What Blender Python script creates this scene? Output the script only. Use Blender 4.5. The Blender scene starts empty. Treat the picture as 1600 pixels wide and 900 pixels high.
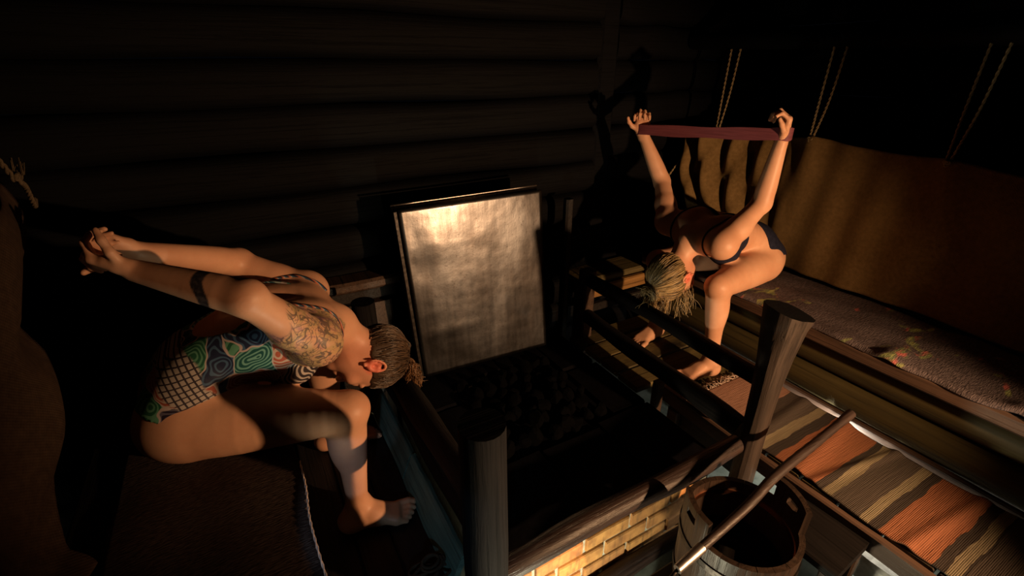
import bpy, math, random
import numpy as np
from mathutils import Vector, Matrix

sc = bpy.context.scene
COL = sc.collection
random.seed(7)
RNG = np.random.default_rng(7)

# ------------------------------------------------------------------ camera
cam_d = bpy.data.cameras.new('camera')
cam = bpy.data.objects.new('camera', cam_d)
COL.objects.link(cam)
cam.location = (0, 0, 1.35)
PITCH = math.atan(350 / 748.0)
cam.rotation_euler = (math.pi / 2 - PITCH, 0, -math.radians(29.6))
cam_d.sensor_width = 36
cam_d.lens = 748.0 / 1600 * 36
cam_d.clip_start = 0.02
sc.camera = cam

# ------------------------------------------------------------------ world, lights, exposure
w = bpy.data.worlds.new('world')
sc.world = w
w.use_nodes = True
w.node_tree.nodes['Background'].inputs[0].default_value = (0.55, 0.6, 1.0, 1)
w.node_tree.nodes['Background'].inputs[1].default_value = 0.0012
sc.view_settings.view_transform = 'Standard'
sc.view_settings.look = 'None'
sc.view_settings.exposure = 0.0
sc.view_settings.gamma = 1.0
sc.view_settings.use_curve_mapping = False


def lamp(name, kind, loc, energy, color, size, target=None, cone=None, blend=0.3):
    d = bpy.data.lights.new(name, kind)
    d.energy = energy
    d.color = color
    d.shadow_soft_size = size
    if kind == 'SPOT':
        d.spot_size = math.radians(cone)
        d.spot_blend = blend
    o = bpy.data.objects.new(name, d)
    COL.objects.link(o)
    o.location = loc
    if target:
        o.rotation_euler = (Vector(target) - Vector(loc)).to_track_quat('-Z', 'Y').to_euler()
    return o


# warm lamp beside the doorway, to the right of the camera
lamp('door_lamp', 'SPOT', (1.60, -0.75, 0.70), 250, (1.0, 0.57, 0.28), 0.025, (1.18, 1.3, 0.47), 82, 0.65)
# lamp standing under the foot platform, close to the gap along the bench
lamp('under_platform_lamp', 'POINT', (1.885, 0.70, -0.085), 11, (1.0, 0.93, 0.78), 0.015)
# lamp on the floor in front of the stove
lamp('floor_lamp', 'POINT', (0.46, 0.40, -0.31), 26, (1.0, 0.9, 0.62), 0.03)
# added cool spots, one narrowed to the calf, one to the teal board; sources unseen
lamp('calf_cool_spot', 'SPOT', (-0.15, 0.20, 0.70), 9, (0.68, 0.80, 1.0), 0.012, (0.105, 1.19, 0.26), 13, 0.35)
lamp('board_cool_spot', 'SPOT', (-0.35, -0.50, 1.0), 13, (0.5, 0.8, 1.0), 0.03, (0.38, 0.98, 0.10), 19, 0.6)

# ------------------------------------------------------------------ mesh helpers
OFF = {}


def loc_of(o):
    return OFF.get(o.name, np.zeros(3)) if o is not None else np.zeros(3)


def tag(o, label=None, cat=None, group=None, kind=None):
    if label: o['label'] = label
    if cat: o['category'] = cat
    if group: o['group'] = group
    if kind: o['kind'] = kind
    return o


def thing(name, loc, label=None, cat=None, group=None, kind=None):
    o = bpy.data.objects.new(name, None)
    COL.objects.link(o)
    o.location = loc
    o.empty_display_size = 0.05
    OFF[o.name] = np.array(loc, float)
    return tag(o, label, cat, group, kind)


def np_mesh(name, V, Q):
    """fast mesh from numpy verts and quads / tris (uniform face size)"""
    V = np.asarray(V, np.float32)
    Q = np.asarray(Q, np.int32)
    m = bpy.data.meshes.new(name)
    m.vertices.add(len(V))
    m.vertices.foreach_set('co', V.ravel())
    n, k = Q.shape
    m.loops.add(n * k)
    m.loops.foreach_set('vertex_index', Q.ravel())
    m.polygons.add(n)
    m.polygons.foreach_set('loop_start', np.arange(0, n * k, k, dtype=np.int32))
    m.update(calc_edges=True)
    m.validate()
    return m


def obj_np(name, V, Q, mat, parent=None, smooth=True):
    V = np.asarray(V, float) - loc_of(parent)
    m = np_mesh(name, V, Q)
    if smooth:
        m.polygons.foreach_set('use_smooth', np.ones(len(m.polygons), bool))
    o = bpy.data.objects.new(name, m)
    m.materials.append(mat)
    COL.objects.link(o)
    if parent is not None:
        o.parent = parent
        OFF[o.name] = loc_of(parent)
    return o


class MB:
    def __init__(self):
        self.v = []
        self.f = []

    def add(self, v, f):
        n = len(self.v)
        self.v += [tuple(map(float, p)) for p in v]
        self.f += [tuple(i + n for i in q) for q in f]
        return self

    def box(self, c, s, rot=None, bev=0.0, jit=0.0, seg=1, axis=0):
        """box with chamfered long edges, optional lengthwise segments and jitter"""
        c = np.array(c, float)
        s = np.array(s, float) / 2
        ax = axis
        o1, o2 = [i for i in range(3) if i != ax]
        b = min(bev, s[o1] * .9, s[o2] * .9)
        if b > 0:
            prof = [(-s[o1] + b, -s[o2]), (s[o1] - b, -s[o2]), (s[o1], -s[o2] + b), (s[o1], s[o2] - b),
                    (s[o1] - b, s[o2]), (-s[o1] + b, s[o2]), (-s[o1], s[o2] - b), (-s[o1], -s[o2] + b)]
        else:
            prof = [(-s[o1], -s[o2]), (s[o1], -s[o2]), (s[o1], s[o2]), (-s[o1], s[o2])]
        n = len(prof)
        V = []
        for k in range(seg + 1):
            t = -s[ax] + 2 * s[ax] * k / seg
            dj = (np.array([random.uniform(-jit, jit), random.uniform(-jit, jit)]) if jit else (0, 0))
            for (a, d) in prof:
                p = np.zeros(3)
                p[ax] = t
                p[o1] = a + dj[0]
                p[o2] = d + dj[1]
                V.append(p)
        F = []
        for k in range(seg):
            for i in range(n):
                j = (i + 1) % n
                q = (k * n + i, k * n + j, (k + 1) * n + j, (k + 1) * n + i)
                F.append(q if ax != 1 else q[::-1])
        c0 = tuple(range(n))
        c1 = tuple(range(seg * n, seg * n + n))
        if ax != 1:
            F += [c0[::-1], c1]
        else:
            F += [c0, c1[::-1]]
        V = np.array(V)
        if rot is not None:
            V = V @ np.array(rot).T
        return self.add(V + c, F)

    def tube(self, pts, rad, n=12, cap=True, wob=0.0, squash=None, rough=0.0):
        pts = np.array(pts, float)
        m = len(pts)
        rad = np.full(m, rad) if np.isscalar(rad) else np.array(rad, float)
        T = np.gradient(pts, axis=0)
        T /= np.linalg.norm(T, axis=1)[:, None] + 1e-12
        up = np.array([0, 0, 1.0]) if abs(T[0][2]) < .9 else np.array([1.0, 0, 0])
        V = []
        ph = random.uniform(0, 6)
        for i in range(m):
            a = np.cross(T[i], up); a /= np.linalg.norm(a) + 1e-12
            b = np.cross(a, T[i])
            up = b
            for k in range(n):
                an = 2 * math.pi * k / n
                r = rad[i] * (1 + wob * math.sin(2 * an + ph + i * .4) + (random.uniform(-rough, rough) if rough else 0))
                e = a * math.cos(an) + b * math.sin(an) * (squash or 1)
                V.append(pts[i] + r * e)
        F = []
        for i in range(m - 1):
            for k in range(n):
                j = (k + 1) % n
                F.append((i * n + k, i * n + j, (i + 1) * n + j, (i + 1) * n + k))
        if cap:
            F += [tuple(range(n))[::-1], tuple(range((m - 1) * n, m * n))]
        return self.add(V, F)

    def build(self, name, mat, parent=None, smooth=False, angle=None):
        off = loc_of(parent)
        m = bpy.data.meshes.new(name)
        m.from_pydata([tuple(np.array(p) - off) for p in self.v], [], self.f)
        m.validate()
        m.update()
        if smooth:
            m.polygons.foreach_set('use_smooth', np.ones(len(m.polygons), bool))
            if angle:
                try:
                    m.set_sharp_from_angle(angle=math.radians(angle))
                except Exception:
                    pass
        m.materials.append(mat)
        o = bpy.data.objects.new(name, m)
        COL.objects.link(o)
        if parent is not None:
            o.parent = parent
            OFF[o.name] = off
        return o


def line(a, b, n):
    a = np.array(a, float); b = np.array(b, float)
    return [a + (b - a) * i / (n - 1) for i in range(n)]


def spline(P, n):
    """Catmull-Rom through P, n samples"""
    P = [np.array(p, float) for p in P]
    P = [2 * P[0] - P[1]] + P + [2 * P[-1] - P[-2]]
    out = []
    segs = len(P) - 3
    for i in range(n):
        u = i / (n - 1) * segs
        k = min(int(u), segs - 1)
        t = u - k
        p0, p1, p2, p3 = P[k:k + 4]
        out.append(.5 * ((2 * p1) + (-p0 + p2) * t + (2 * p0 - 5 * p1 + 4 * p2 - p3) * t * t + (-p0 + 3 * p1 - 3 * p2 + p3) * t ** 3))
    return np.array(out)


def tubes_np(strands, r0, r1=None, sides=4):
    """many strands (list of (n,3) arrays with the same n) -> verts, quads"""
    S = np.array(strands, float)              # (m,n,3)
    m, n, _ = S.shape
    T = np.gradient(S, axis=1)
    T /= np.linalg.norm(T, axis=2, keepdims=True) + 1e-12
    ref = np.array([0.31, 0.77, 0.55])
    A = np.cross(T, ref); A /= np.linalg.norm(A, axis=2, keepdims=True) + 1e-12
    B = np.cross(T, A)
    r1 = r0 if r1 is None else r1
    rad = np.linspace(r0, r1, n)[None, :, None]
    ring = []
    for k in range(sides):
        an = 2 * math.pi * k / sides
        ring.append(S + rad * (A * math.cos(an) + B * math.sin(an)))
    V = np.stack(ring, axis=2)                # m,n,sides,3
    idx = np.arange(m * n * sides).reshape(m, n, sides)
    a = idx[:, :-1, :]; b = np.roll(idx, -1, axis=2)[:, :-1, :]
    c = np.roll(idx, -1, axis=2)[:, 1:, :]; d = idx[:, 1:, :]
    Q = np.stack([a, b, c, d], axis=-1).reshape(-1, 4)
    return V.reshape(-1, 3), Q


# ------------------------------------------------------------------ materials
class NT:
    """tiny node-tree helper"""

    def __init__(self, name):
        self.m = bpy.data.materials.new(name)
        self.m.use_nodes = True
        self.t = self.m.node_tree
        self.bsdf = self.t.nodes['Principled BSDF']
        self.co = self.t.nodes.new('ShaderNodeTexCoord')

    def node(self, kind, **kw):
        n = self.t.nodes.new(kind)
        for k, v in kw.items():
            if k.startswith('i_'):
                key = k[2:]
                key = int(key) if key.isdigit() else key
                n.inputs[key].default_value = v
            else:
                setattr(n, k, v)
        return n

    def link(self, a, b):
        self.t.links.new(a, b)

    def mapping(self, scale=(1, 1, 1), src='Object', rot=(0, 0, 0)):
        mp = self.node('ShaderNodeMapping')
        mp.inputs['Scale'].default_value = scale
        mp.inputs['Rotation'].default_value = rot
        self.link(self.co.outputs[src], mp.inputs['Vector'])
        return mp.outputs['Vector']

    def noise(self, vec, scale=5, detail=4, rough=.55, dist=0):
        n = self.node('ShaderNodeTexNoise')
        n.inputs['Scale'].default_value = scale
        n.inputs['Detail'].default_value = detail
        n.inputs['Roughness'].default_value = rough
        n.inputs['Distortion'].default_value = dist
        self.link(vec, n.inputs['Vector'])
        return n.outputs['Fac']

    def ramp(self, fac, stops, const=False):
        r = self.node('ShaderNodeValToRGB')
        if const: r.color_ramp.interpolation = 'CONSTANT'
        el = r.color_ramp.elements
        while len(el) > 1: el.remove(el[-1])
        el[0].position = stops[0][0]; el[0].color = tuple(stops[0][1]) + (1,)
        for p, c in stops[1:]:
            e = el.new(p); e.color = tuple(c) + (1,)
        self.link(fac, r.inputs['Fac'])
        return r.outputs['Color']

    def mix(self, fac, a, b, mode='MIX'):
        n = self.node('ShaderNodeMix', data_type='RGBA', blend_type=mode)
        for src, i in ((fac, 0), (a, 6), (b, 7)):
            if isinstance(src, (int, float)):
                n.inputs[i].default_value = src
            elif isinstance(src, tuple):
                n.inputs[i].default_value = src + (1,)
            else:
                self.link(src, n.inputs[i])
        return n.outputs[2]

    def math(self, op, a, b=0.0, clamp=False):
        n = self.node('ShaderNodeMath', operation=op, use_clamp=clamp)
        for src, i in ((a, 0), (b, 1)):
            if isinstance(src, (int, float)): n.inputs[i].default_value = src
            else: self.link(src, n.inputs[i])
        return n.outputs[0]

    def sep(self, vec):
        n = self.node('ShaderNodeSeparateXYZ')
        self.link(vec, n.inputs[0])
        return n.outputs

    def attr(self, name):
        n = self.node('ShaderNodeAttribute', attribute_name=name)
        return n.outputs['Fac']

    def rand(self):
        return self.node('ShaderNodeObjectInfo').outputs['Random']

    def bump(self, h, strength=.3, dist=.01):
        b = self.node('ShaderNodeBump')
        b.inputs['Strength'].default_value = strength
        b.inputs['Distance'].default_value = dist
        self.link(h, b.inputs['Height'])
        self.link(b.outputs['Normal'], self.bsdf.inputs['Normal'])

    def out(self, col=None, rough=None, metal=None, spec=None):
        for v, k in ((col, 'Base Color'), (rough, 'Roughness'), (metal, 'Metallic'), (spec, 'Specular IOR Level')):
            if v is None: continue
            if isinstance(v, (int, float)): self.bsdf.inputs[k].default_value = v
            elif isinstance(v, tuple): self.bsdf.inputs[k].default_value = v + (1,)
            else: self.link(v, self.bsdf.inputs[k])
        return self.m


def wood(name, dark, light, axis=0, rough=.6, bump=.35, grain=60, soot=None, spec=.3):
    n = NT(name)
    s = [grain] * 3
    s[axis] = grain / 18
    v = n.mapping(tuple(s))
    g = n.noise(v, 1.0, 6, .6, .6)
    big = n.noise(n.mapping((3, 3, 3)), 1.6, 3)
    col = n.ramp(g, [(.3, dark), (.7, light)])
    col = n.mix(n.math('MULTIPLY', big, .55), col, tuple(c * .45 for c in dark))
    crk = n.ramp(n.noise(n.mapping(tuple(x * (2.2 if i != axis else .7) for i, x in enumerate(s))), 1.0, 5, .65, .3), [(.34, (.42, .42, .42)), (.46, (1, 1, 1))])
    col = n.mix(1.0, col, crk, 'MULTIPLY')
    if soot:
        sm = n.ramp(n.noise(n.mapping((1, 1, 1)), 5.0, 4), [(soot[0], (0, 0, 0)), (soot[1], (1, 1, 1))])
        col = n.mix(sm, (0.012, 0.010, 0.011), col)
    rnd = n.math('ADD', n.math('MULTIPLY', n.rand(), .5), .75)
    mul = n.node('ShaderNodeMix', data_type='RGBA', blend_type='MULTIPLY')
    mul.inputs[0].default_value = 1
    n.link(col, mul.inputs[6]); n.link(rnd, mul.inputs[7])
    n.bump(n.math('ADD', g, n.math('MULTIPLY', crk, .6)), bump, .006)
    return n.out(mul.outputs[2], rough, spec=spec)


M = {}
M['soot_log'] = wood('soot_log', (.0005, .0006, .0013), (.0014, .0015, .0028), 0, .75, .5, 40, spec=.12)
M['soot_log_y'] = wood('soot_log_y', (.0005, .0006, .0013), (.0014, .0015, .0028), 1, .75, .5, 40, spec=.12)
M['soot_beam'] = wood('soot_beam', (.004, .0034, .0036), (.011, .0085, .008), 1, .65, .5, 50, spec=.12)
M['rail_x'] = wood('rail_x', (0.0165, 0.0097, 0.0090), (0.0638, 0.0398, 0.0338), 0, .42, .6, 55)
M['post'] = wood('post', (.0062, .0058, .0066), (.018, .016, .0165), 2, .85, .5, 45, spec=.05)
M['post_pale'] = wood('post_pale', (0.0161, 0.0118, 0.0099), (0.0527, 0.0384, 0.0310), 2, .55, .5, 45)
M['plank_x'] = wood('plank_x', (0.0935, 0.0723, 0.0298), (0.2210, 0.1700, 0.0680), 0, .6, .4, 50, soot=(.33, .55))
M['plank_y'] = wood('plank_y', (0.0525, 0.0315, 0.0224), (0.1120, 0.0665, 0.0455), 1, .5, .3, 50)
M['olive_log'] = wood('olive_log', (0.0360, 0.0276, 0.0096), (0.0720, 0.0558, 0.0198), 1, .6, .3, 30)
M['dark_plank'] = wood('dark_plank', (0.0080, 0.0060, 0.0060), (0.0200, 0.0150, 0.0140), 1, .6, .4, 50)
M['orange_plank'] = wood('orange_plank', (.20, .10, .03), (.42, .23, .08), 0, .5, .3, 40)
M['teal'] = wood('teal', (.05, .11, .105), (.15, .27, .25), 1, .55, .5, 45)
M['stave'] = wood('stave', (0.0188, 0.0120, 0.0090), (0.0562, 0.0338, 0.0225), 2, .42, .35, 45)
M['handle'] = wood('handle', (0.0260, 0.0163, 0.0143), (0.0748, 0.0488, 0.0416), 0, .45, .3, 60)


def simple(name, c1, c2, scale=30, rough=.6, bump=.3, metal=0.0, spec=.25, detail=5, dist=.004):
    n = NT(name)
    g = n.noise(n.mapping((1, 1, 1)), scale, detail, .6)
    col = n.ramp(g, [(.32, c1), (.68, c2)])
    n.bump(g, bump, dist)
    return n.out(col, rough, metal, spec)


M['soot_stone'] = simple('soot_stone', (.0006, .0006, .0008), (.002, .0018, .0022), 14, .8, .6, dist=.01, spec=.04)
M['slab'] = simple('slab', (.0012, .001, .0016), (.003, .0026, .0038), 22, .75, .5, spec=.06)
M['mortar'] = simple('mortar', (.32, .32, .26), (.55, .53, .44), 35, .9, .6)
M['plaster_grey'] = simple('plaster_grey', (.07, .09, .085), (.16, .18, .165), 30, .85, .5)
M['floor_stone'] = simple('floor_stone', (.06, .075, .07), (.14, .165, .155), 12, .9, .5)
M['iron'] = simple('iron', (.02, .018, .016), (.07, .06, .055), 60, .45, .2, .9)
M['ferrule'] = simple('ferrule', (.46, .41, .39), (.68, .62, .58), 40, .38, .1, 1.0)
M['copper'] = simple('copper', (.45, .17, .09), (.62, .27, .15), 30, .3, .1, 1.0)
M['rope'] = simple('rope', (.16, .115, .06), (.36, .27, .15), 220, .85, .5, dist=.002)
M['rope_dim'] = simple('rope_dim', (.06, .042, .025), (.14, .10, .06), 220, .85, .5, dist=.002)  # copy of rope with the dimness of the left side in its colour
M['white_block'] = simple('white_block', (.55, .54, .5), (.85, .84, .8), 26, .9, .5)

n = NT('brick')
g = n.noise(n.mapping((1, 1, 1)), 26, 5)
c = n.ramp(g, [(.3, (.34, .15, .045)), (.7, (.62, .32, .10))])
c = n.mix(n.math('MULTIPLY', n.rand(), .35), c, (.26, .10, .05))
drip = n.ramp(n.noise(n.mapping((30, 30, 4)), 1.5, 4), [(.52, (0, 0, 0)), (.66, (1, 1, 1))])
c = n.mix(n.math('MULTIPLY', drip, .5), c, (.07, .05, .03))
n.bump(g, .4, .004)
M['brick'] = n.out(c, .85)

n = NT('steel')
v = n.mapping((1, 1, 1))
st = n.noise(n.mapping((34, 34, 3)), 1.0, 5, .6)
bandv = n.ramp(n.noise(n.mapping((7, 7, 1.2)), 1.0, 3, .5), [(.38, (0, 0, 0)), (.6, (1, 1, 1))])
bl = n.noise(v, 4.0, 4, .6, .3)
c = n.ramp(bl, [(.28, (.11, .108, .112)), (.6, (.29, .30, .325)), (.8, (.40, .41, .45))])
c = n.mix(n.math('MULTIPLY', st, .6), c, (.075, .058, .05))
c = n.mix(n.math('MULTIPLY', bandv, .55), c, (.055, .045, .040))
spk = n.ramp(n.noise(v, 110, 2), [(.30, (1, 1, 1)), (.36, (0, 0, 0))])
c = n.mix(n.math('MULTIPLY', spk, .6), c, (.07, .055, .05))
r = n.math('ADD', n.math('MULTIPLY', st, .25), .22)
n.bump(n.math('ADD', n.math('MULTIPLY', n.noise(v, 7, 2), 1.0), n.math('ADD', n.math('MULTIPLY', n.noise(v, 90, 3), .06), n.math('MULTIPLY', st, .10))), .3, .012)
n.bsdf.inputs['Coat Weight'].default_value = .25
n.bsdf.inputs['Coat Roughness'].default_value = .10
M['steel'] = n.out(c, r, 1.0)


def cloth(name, c1, c2, weave=260, rough=.95, bump=.5, blot=None, dist=.002):
    n = NT(name)
    v = n.mapping((1, 1, 1))
    sp = n.sep(v)
    a = n.math('SINE', n.math('MULTIPLY', sp[1], weave * 6.28))
    b = n.math('SINE', n.math('MULTIPLY', sp[2], weave * 6.28))
    wv = n.math('MULTIPLY', a, b)
    nz = n.noise(v, 60, 4)
    big = n.noise(v, 4, 4)
    col = n.ramp(n.math('ADD', n.math('MULTIPLY', nz, .5), n.math('MULTIPLY', big, .5)), [(.35, c1), (.65, c2)])
    n.bump(n.math('ADD', n.math('MULTIPLY', wv, .5), nz), bump, dist)
    return n.out(col, rough, spec=.1)


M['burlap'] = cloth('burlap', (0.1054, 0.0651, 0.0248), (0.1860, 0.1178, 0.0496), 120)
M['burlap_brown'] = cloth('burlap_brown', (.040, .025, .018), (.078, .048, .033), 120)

n = NT('bench_rug')
v = n.mapping((1, 1, 1))
sp = n.sep(v)
fz = n.noise(n.mapping((60, 260, 60)), 1.0, 4)
c = n.ramp(fz, [(.3, (.05, .04, .043)), (.7, (.15, .118, .122))])
pt = n.ramp(n.noise(n.mapping((5, 9, 5)), 1.4, 3, .5, .6), [(.60, (0, 0, 0)), (.66, (1, 1, 1))])
pc = n.ramp(n.noise(n.mapping((9, 22, 9)), 1.2, 2), [(.38, (.34, .36, .12)), (.5, (.16, .2, .09)), (.62, (.5, .13, .12))])
c = n.mix(n.math('MULTIPLY', pt, .85), c, pc)
n.bump(fz, .9, .006)
M['bench_rug'] = n.out(c, .98, spec=.05)

n = NT('left_rug')
fz = n.noise(n.mapping((60, 260, 60)), 1.0, 4)
c = n.ramp(fz, [(.3, (.03, .022, .02)), (.7, (.085, .06, .052))])
n.bump(fz, .8, .006)
M['left_rug'] = n.out(c, .98, spec=.05)

# striped runner: stripes follow world y (mesh is built in world metres)
n = NT('runner')
v = n.mapping((1, 1, 1))
sp = n.sep(v)
wob = n.math('MULTIPLY', n.math('SUBTRACT', n.noise(v, 7, 3), .5), .03)
yy = n.math('ADD', sp[1], wob)
t = n.math('DIVIDE', n.math('ADD', yy, .5), 2.0, True)      # y=-0.5..1.5 -> 0..1
O = (.27, .105, .055); D = (.045, .037, .033); B = (.075, .061, .052); T = (.21, .175, .115); K = (.36, .20, .145)  # K: far-end stripe, pinkish because the light on it is painted in


def yp(y): return (y + .5) / 2.0


bands = [(-.5, D), (-.30, T), (-.27, D), (-.22, O), (-.02, D), (.02, T), (.05, B), (.13, D), (.135, T), (.165, D), (.20, O), (.335, D),
         (.365, T), (.395, B), (.49, T), (.52, D), (.545, O), (.70, D), (.735, T), (.775, B), (.90, K)]
c = n.ramp(t, [(max(0, yp(y)), col) for y, col in bands], True)
fib = n.noise(n.mapping((14, 240, 60)), 1.0, 4)
rib = n.math('SINE', n.math('MULTIPLY', sp[1], 1400))
c = n.mix(n.math('MULTIPLY', fib, .5), c, (.02, .015, .012))
n.bump(n.math('ADD', n.math('MULTIPLY', rib, .14), fib), .7, .005)
M['runner'] = n.out(c, .98, spec=.05)
M['fringe'] = simple('fringe', (.38, .28, .22), (.62, .48, .40), 90, .95, .2)

n = NT('water')
M['water'] = n.out((.004, .003, .003), .04, spec=.5)
n = NT('band')
g = n.noise(n.mapping((8, 8, 200)), 1, 3)
M['band'] = n.out(n.ramp(g, [(.3, (.11, .032, .045)), (.7, (.17, .05, .068))]), .6, spec=.2)
# ================================================================== THE SETTING
def log_tube(a, b, r, n=12, seg=10, wob=.03, bend=.008, flat=1.0):
    """a log from a to b; flat<1 squares the section like a hewn wall log"""
    a = np.array(a, float); b = np.array(b, float)
    ph = random.uniform(0, 6)
    d = (b - a) / np.linalg.norm(b - a)
    s_ = np.cross(d, (0, 0, 1.0))
    V, F = [], []
    for i, p in enumerate(line(a, b, seg)):
        q = np.array(p)
        q[2] += bend * math.sin(ph + i * .9)
        rr = r * (1 + .035 * math.sin(ph * 2 + i * 1.3))
        for k in range(n):
            an = 2 * math.pi * (k + .5) / n
            c_, e_ = math.cos(an), math.sin(an)
            f = 1 + wob * math.sin(2 * an + ph + i * .4)
            V.append(q + rr * f * (s_ * math.copysign(abs(c_) ** flat, c_) + np.array([0, 0, 1.0]) * math.copysign(abs(e_) ** flat, e_)))
    for i in range(seg - 1):
        for k in range(n):
            j = (k + 1) % n
            F.append((i * n + k, (i + 1) * n + k, (i + 1) * n + j, i * n + j))
    F += [tuple(range(n)), tuple(range((seg - 1) * n, seg * n))[::-1]]
    return MB().add(V, F)


def log_wall(name, a, b, z0, z1, dz, mat, inner=None):
    root = thing(name, (a[0], a[1], z0), kind='structure')
    z = z0 + dz / 2
    while z < z1:
        jr = random.uniform(-.012, .012)
        aa = (a[0] + (jr if a[0] == b[0] else 0), a[1] + (jr if a[1] == b[1] else 0), z)
        bb = (b[0] + (jr if a[0] == b[0] else 0), b[1] + (jr if a[1] == b[1] else 0), z)
        log_tube(aa, bb, dz * .505, 16, 14, .015, .005, .55).build('log', mat, root, True, 50)
        z += dz
    return root


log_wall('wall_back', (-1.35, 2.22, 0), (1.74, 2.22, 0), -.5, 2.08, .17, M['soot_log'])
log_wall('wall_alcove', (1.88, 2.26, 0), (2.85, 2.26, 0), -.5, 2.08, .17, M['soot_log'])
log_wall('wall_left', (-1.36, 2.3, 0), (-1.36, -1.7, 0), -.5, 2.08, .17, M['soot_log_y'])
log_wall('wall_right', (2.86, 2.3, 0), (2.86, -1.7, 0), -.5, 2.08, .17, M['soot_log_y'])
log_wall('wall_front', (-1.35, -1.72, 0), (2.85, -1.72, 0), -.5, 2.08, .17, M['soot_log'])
tag(MB().box((1.81, 2.24, .79), (.13, .16, 2.58), bev=.02, axis=2, seg=4, jit=.004).build('trim_1', M['soot_log'], None), kind='structure')
ceil = thing('ceiling', (.75, .3, 2.1), kind='structure')
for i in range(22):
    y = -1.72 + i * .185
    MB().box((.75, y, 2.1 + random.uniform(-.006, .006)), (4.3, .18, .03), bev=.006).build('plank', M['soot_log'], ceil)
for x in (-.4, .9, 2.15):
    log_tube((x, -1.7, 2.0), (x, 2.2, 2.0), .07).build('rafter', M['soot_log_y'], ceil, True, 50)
fl = tag(MB().box((.75, .3, -.5), (4.4, 4.2, .08)).build('floor', M['floor_stone'], None), kind='structure')

# hewn boards of the low wall behind the stove, left of the steel sheet
ledge = thing('wall_ledge', (.35, 2.06, -.4), 'sooty hewn ledge of boards along the log wall left of the steel sheet', 'ledge')
MB().box((.30, 2.07, .455), (.50, .12, .05), bev=.012, seg=4, jit=.003).build('ledge_board', M['plank_y'], ledge)
MB().box((.33, 2.09, .39), (.40, .08, .07), bev=.012, seg=3, jit=.003).build('hewn_board', M['dark_plank'], ledge)
MB().box((.455, 2.075, .20), (.10, .09, .30), bev=.012, axis=2, seg=3, jit=.003).build('upright_board', M['plank_y'], ledge)
MB().box((.33, 2.085, .20), (.13, .08, .30), bev=.012, axis=2, seg=3, jit=.003).build('upright_board', M['dark_plank'], ledge)
MB().box((.33, 2.10, -.20), (.40, .06, .50)).build('ledge_foot', M['dark_plank'], ledge)

# ================================================================== STOVE
SX0, SX1, SY0, SY1, SZ = .46, 1.38, .86, 1.98, -.02
stove = thing('brick_stove', ((SX0 + SX1) / 2, 1.4, -.46), 'large low brick smoke stove with a soot-black top in the middle of the room', 'stove')
MB().box(((SX0 + SX1) / 2, (SY0 + SY1) / 2 - .004, -.255), (SX1 - SX0 - .02, SY1 - SY0 - .004, .41)).build('core', M['mortar'], stove)
bl, bh, bm = .190, .060, .017
bmesh_data = None
row = 0
z = SZ - .035 - bh / 2
while z > -.45:
    x = SX0 - (bl / 2 if row % 2 else 0)
    while x < SX1 - .02:
        x0, x1 = max(x, SX0), min(x + bl, SX1 - .07)
        if x1 - x0 > .03:
            MB().box(((x0 + x1) / 2, SY0 + .012, z + random.uniform(-.002, .002)), (x1 - x0, .05, bh), bev=.004, seg=2, jit=.0012).build('brick', M['brick'], stove)
        x += bl + bm
    # right flank
    y = SY0 + .09 + (.1 if row % 2 else 0)
    while y < SY1 - .1:
        MB().box((SX1 - .012, y + bl / 2, z), (.05, bl, bh), bev=.004, axis=1).build('brick', M['brick'], stove)
        y += bl + bm
    row += 1
    z -= bh + bm
MB().box((SX1 - .035, SY0 + .01, -.25), (.075, .05, .40), bev=.006, axis=2, seg=4, jit=.003).build('corner_plaster', M['plaster_grey'], stove)
# sooty top slabs round the stone pit
for (x0, x1, y0, y1) in ((SX0 + .01, .80, SY0, 1.20), (.805, 1.09, SY0 + .008, 1.19), (1.095, SX1, SY0 - .004, 1.21), (SX0, .66, 1.205, 1.60), (SX0 + .006, .655, 1.605, SY1),
                         (1.20, SX1 + .004, 1.215, 1.58), (1.19, SX1, 1.585, SY1), (.66, .93, 1.74, SY1 - .004), (.935, 1.185, 1.735, SY1)):
    MB().box(((x0 + x1) / 2, (y0 + y1) / 2, SZ - .018 + random.uniform(-.004, .004)), (x1 - x0 - .006, y1 - y0 - .006, .038), bev=.008, seg=3, jit=.002).build('top_slab', M['slab'], stove)
# pale mortar lumps along the front edge of the top
for x, wd in ((.53, .13), (.66, .08), (1.10, .10), (1.21, .13), (1.31, .07)):
    MB().box((x, SY0 - .004, SZ - .018), (wd, .035, .03), bev=.01, seg=3, jit=.004).build('mortar_edge', M['mortar'], stove)


def stone_mesh(seed):
    r = np.random.default_rng(seed)
    import bmesh
    bm_ = bmesh.new()
    bmesh.ops.create_icosphere(bm_, subdivisions=2, radius=1)
    dirs = r.normal(size=(7, 3)); dirs /= np.linalg.norm(dirs, axis=1)[:, None]
    cut = r.uniform(.55, .85, 7)
    for v in bm_.verts:
        p = np.array(v.co)
        for d, c_ in zip(dirs, cut):
            k = p @ d
            if k > c_: p = p - d * (k - c_)
        v.co = p * np.array([1, .82, .7])
    me = bpy.data.meshes.new('stove_stone')
    bm_.to_mesh(me); bm_.free()
    me.materials.append(M['soot_stone'])
    return me


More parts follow.
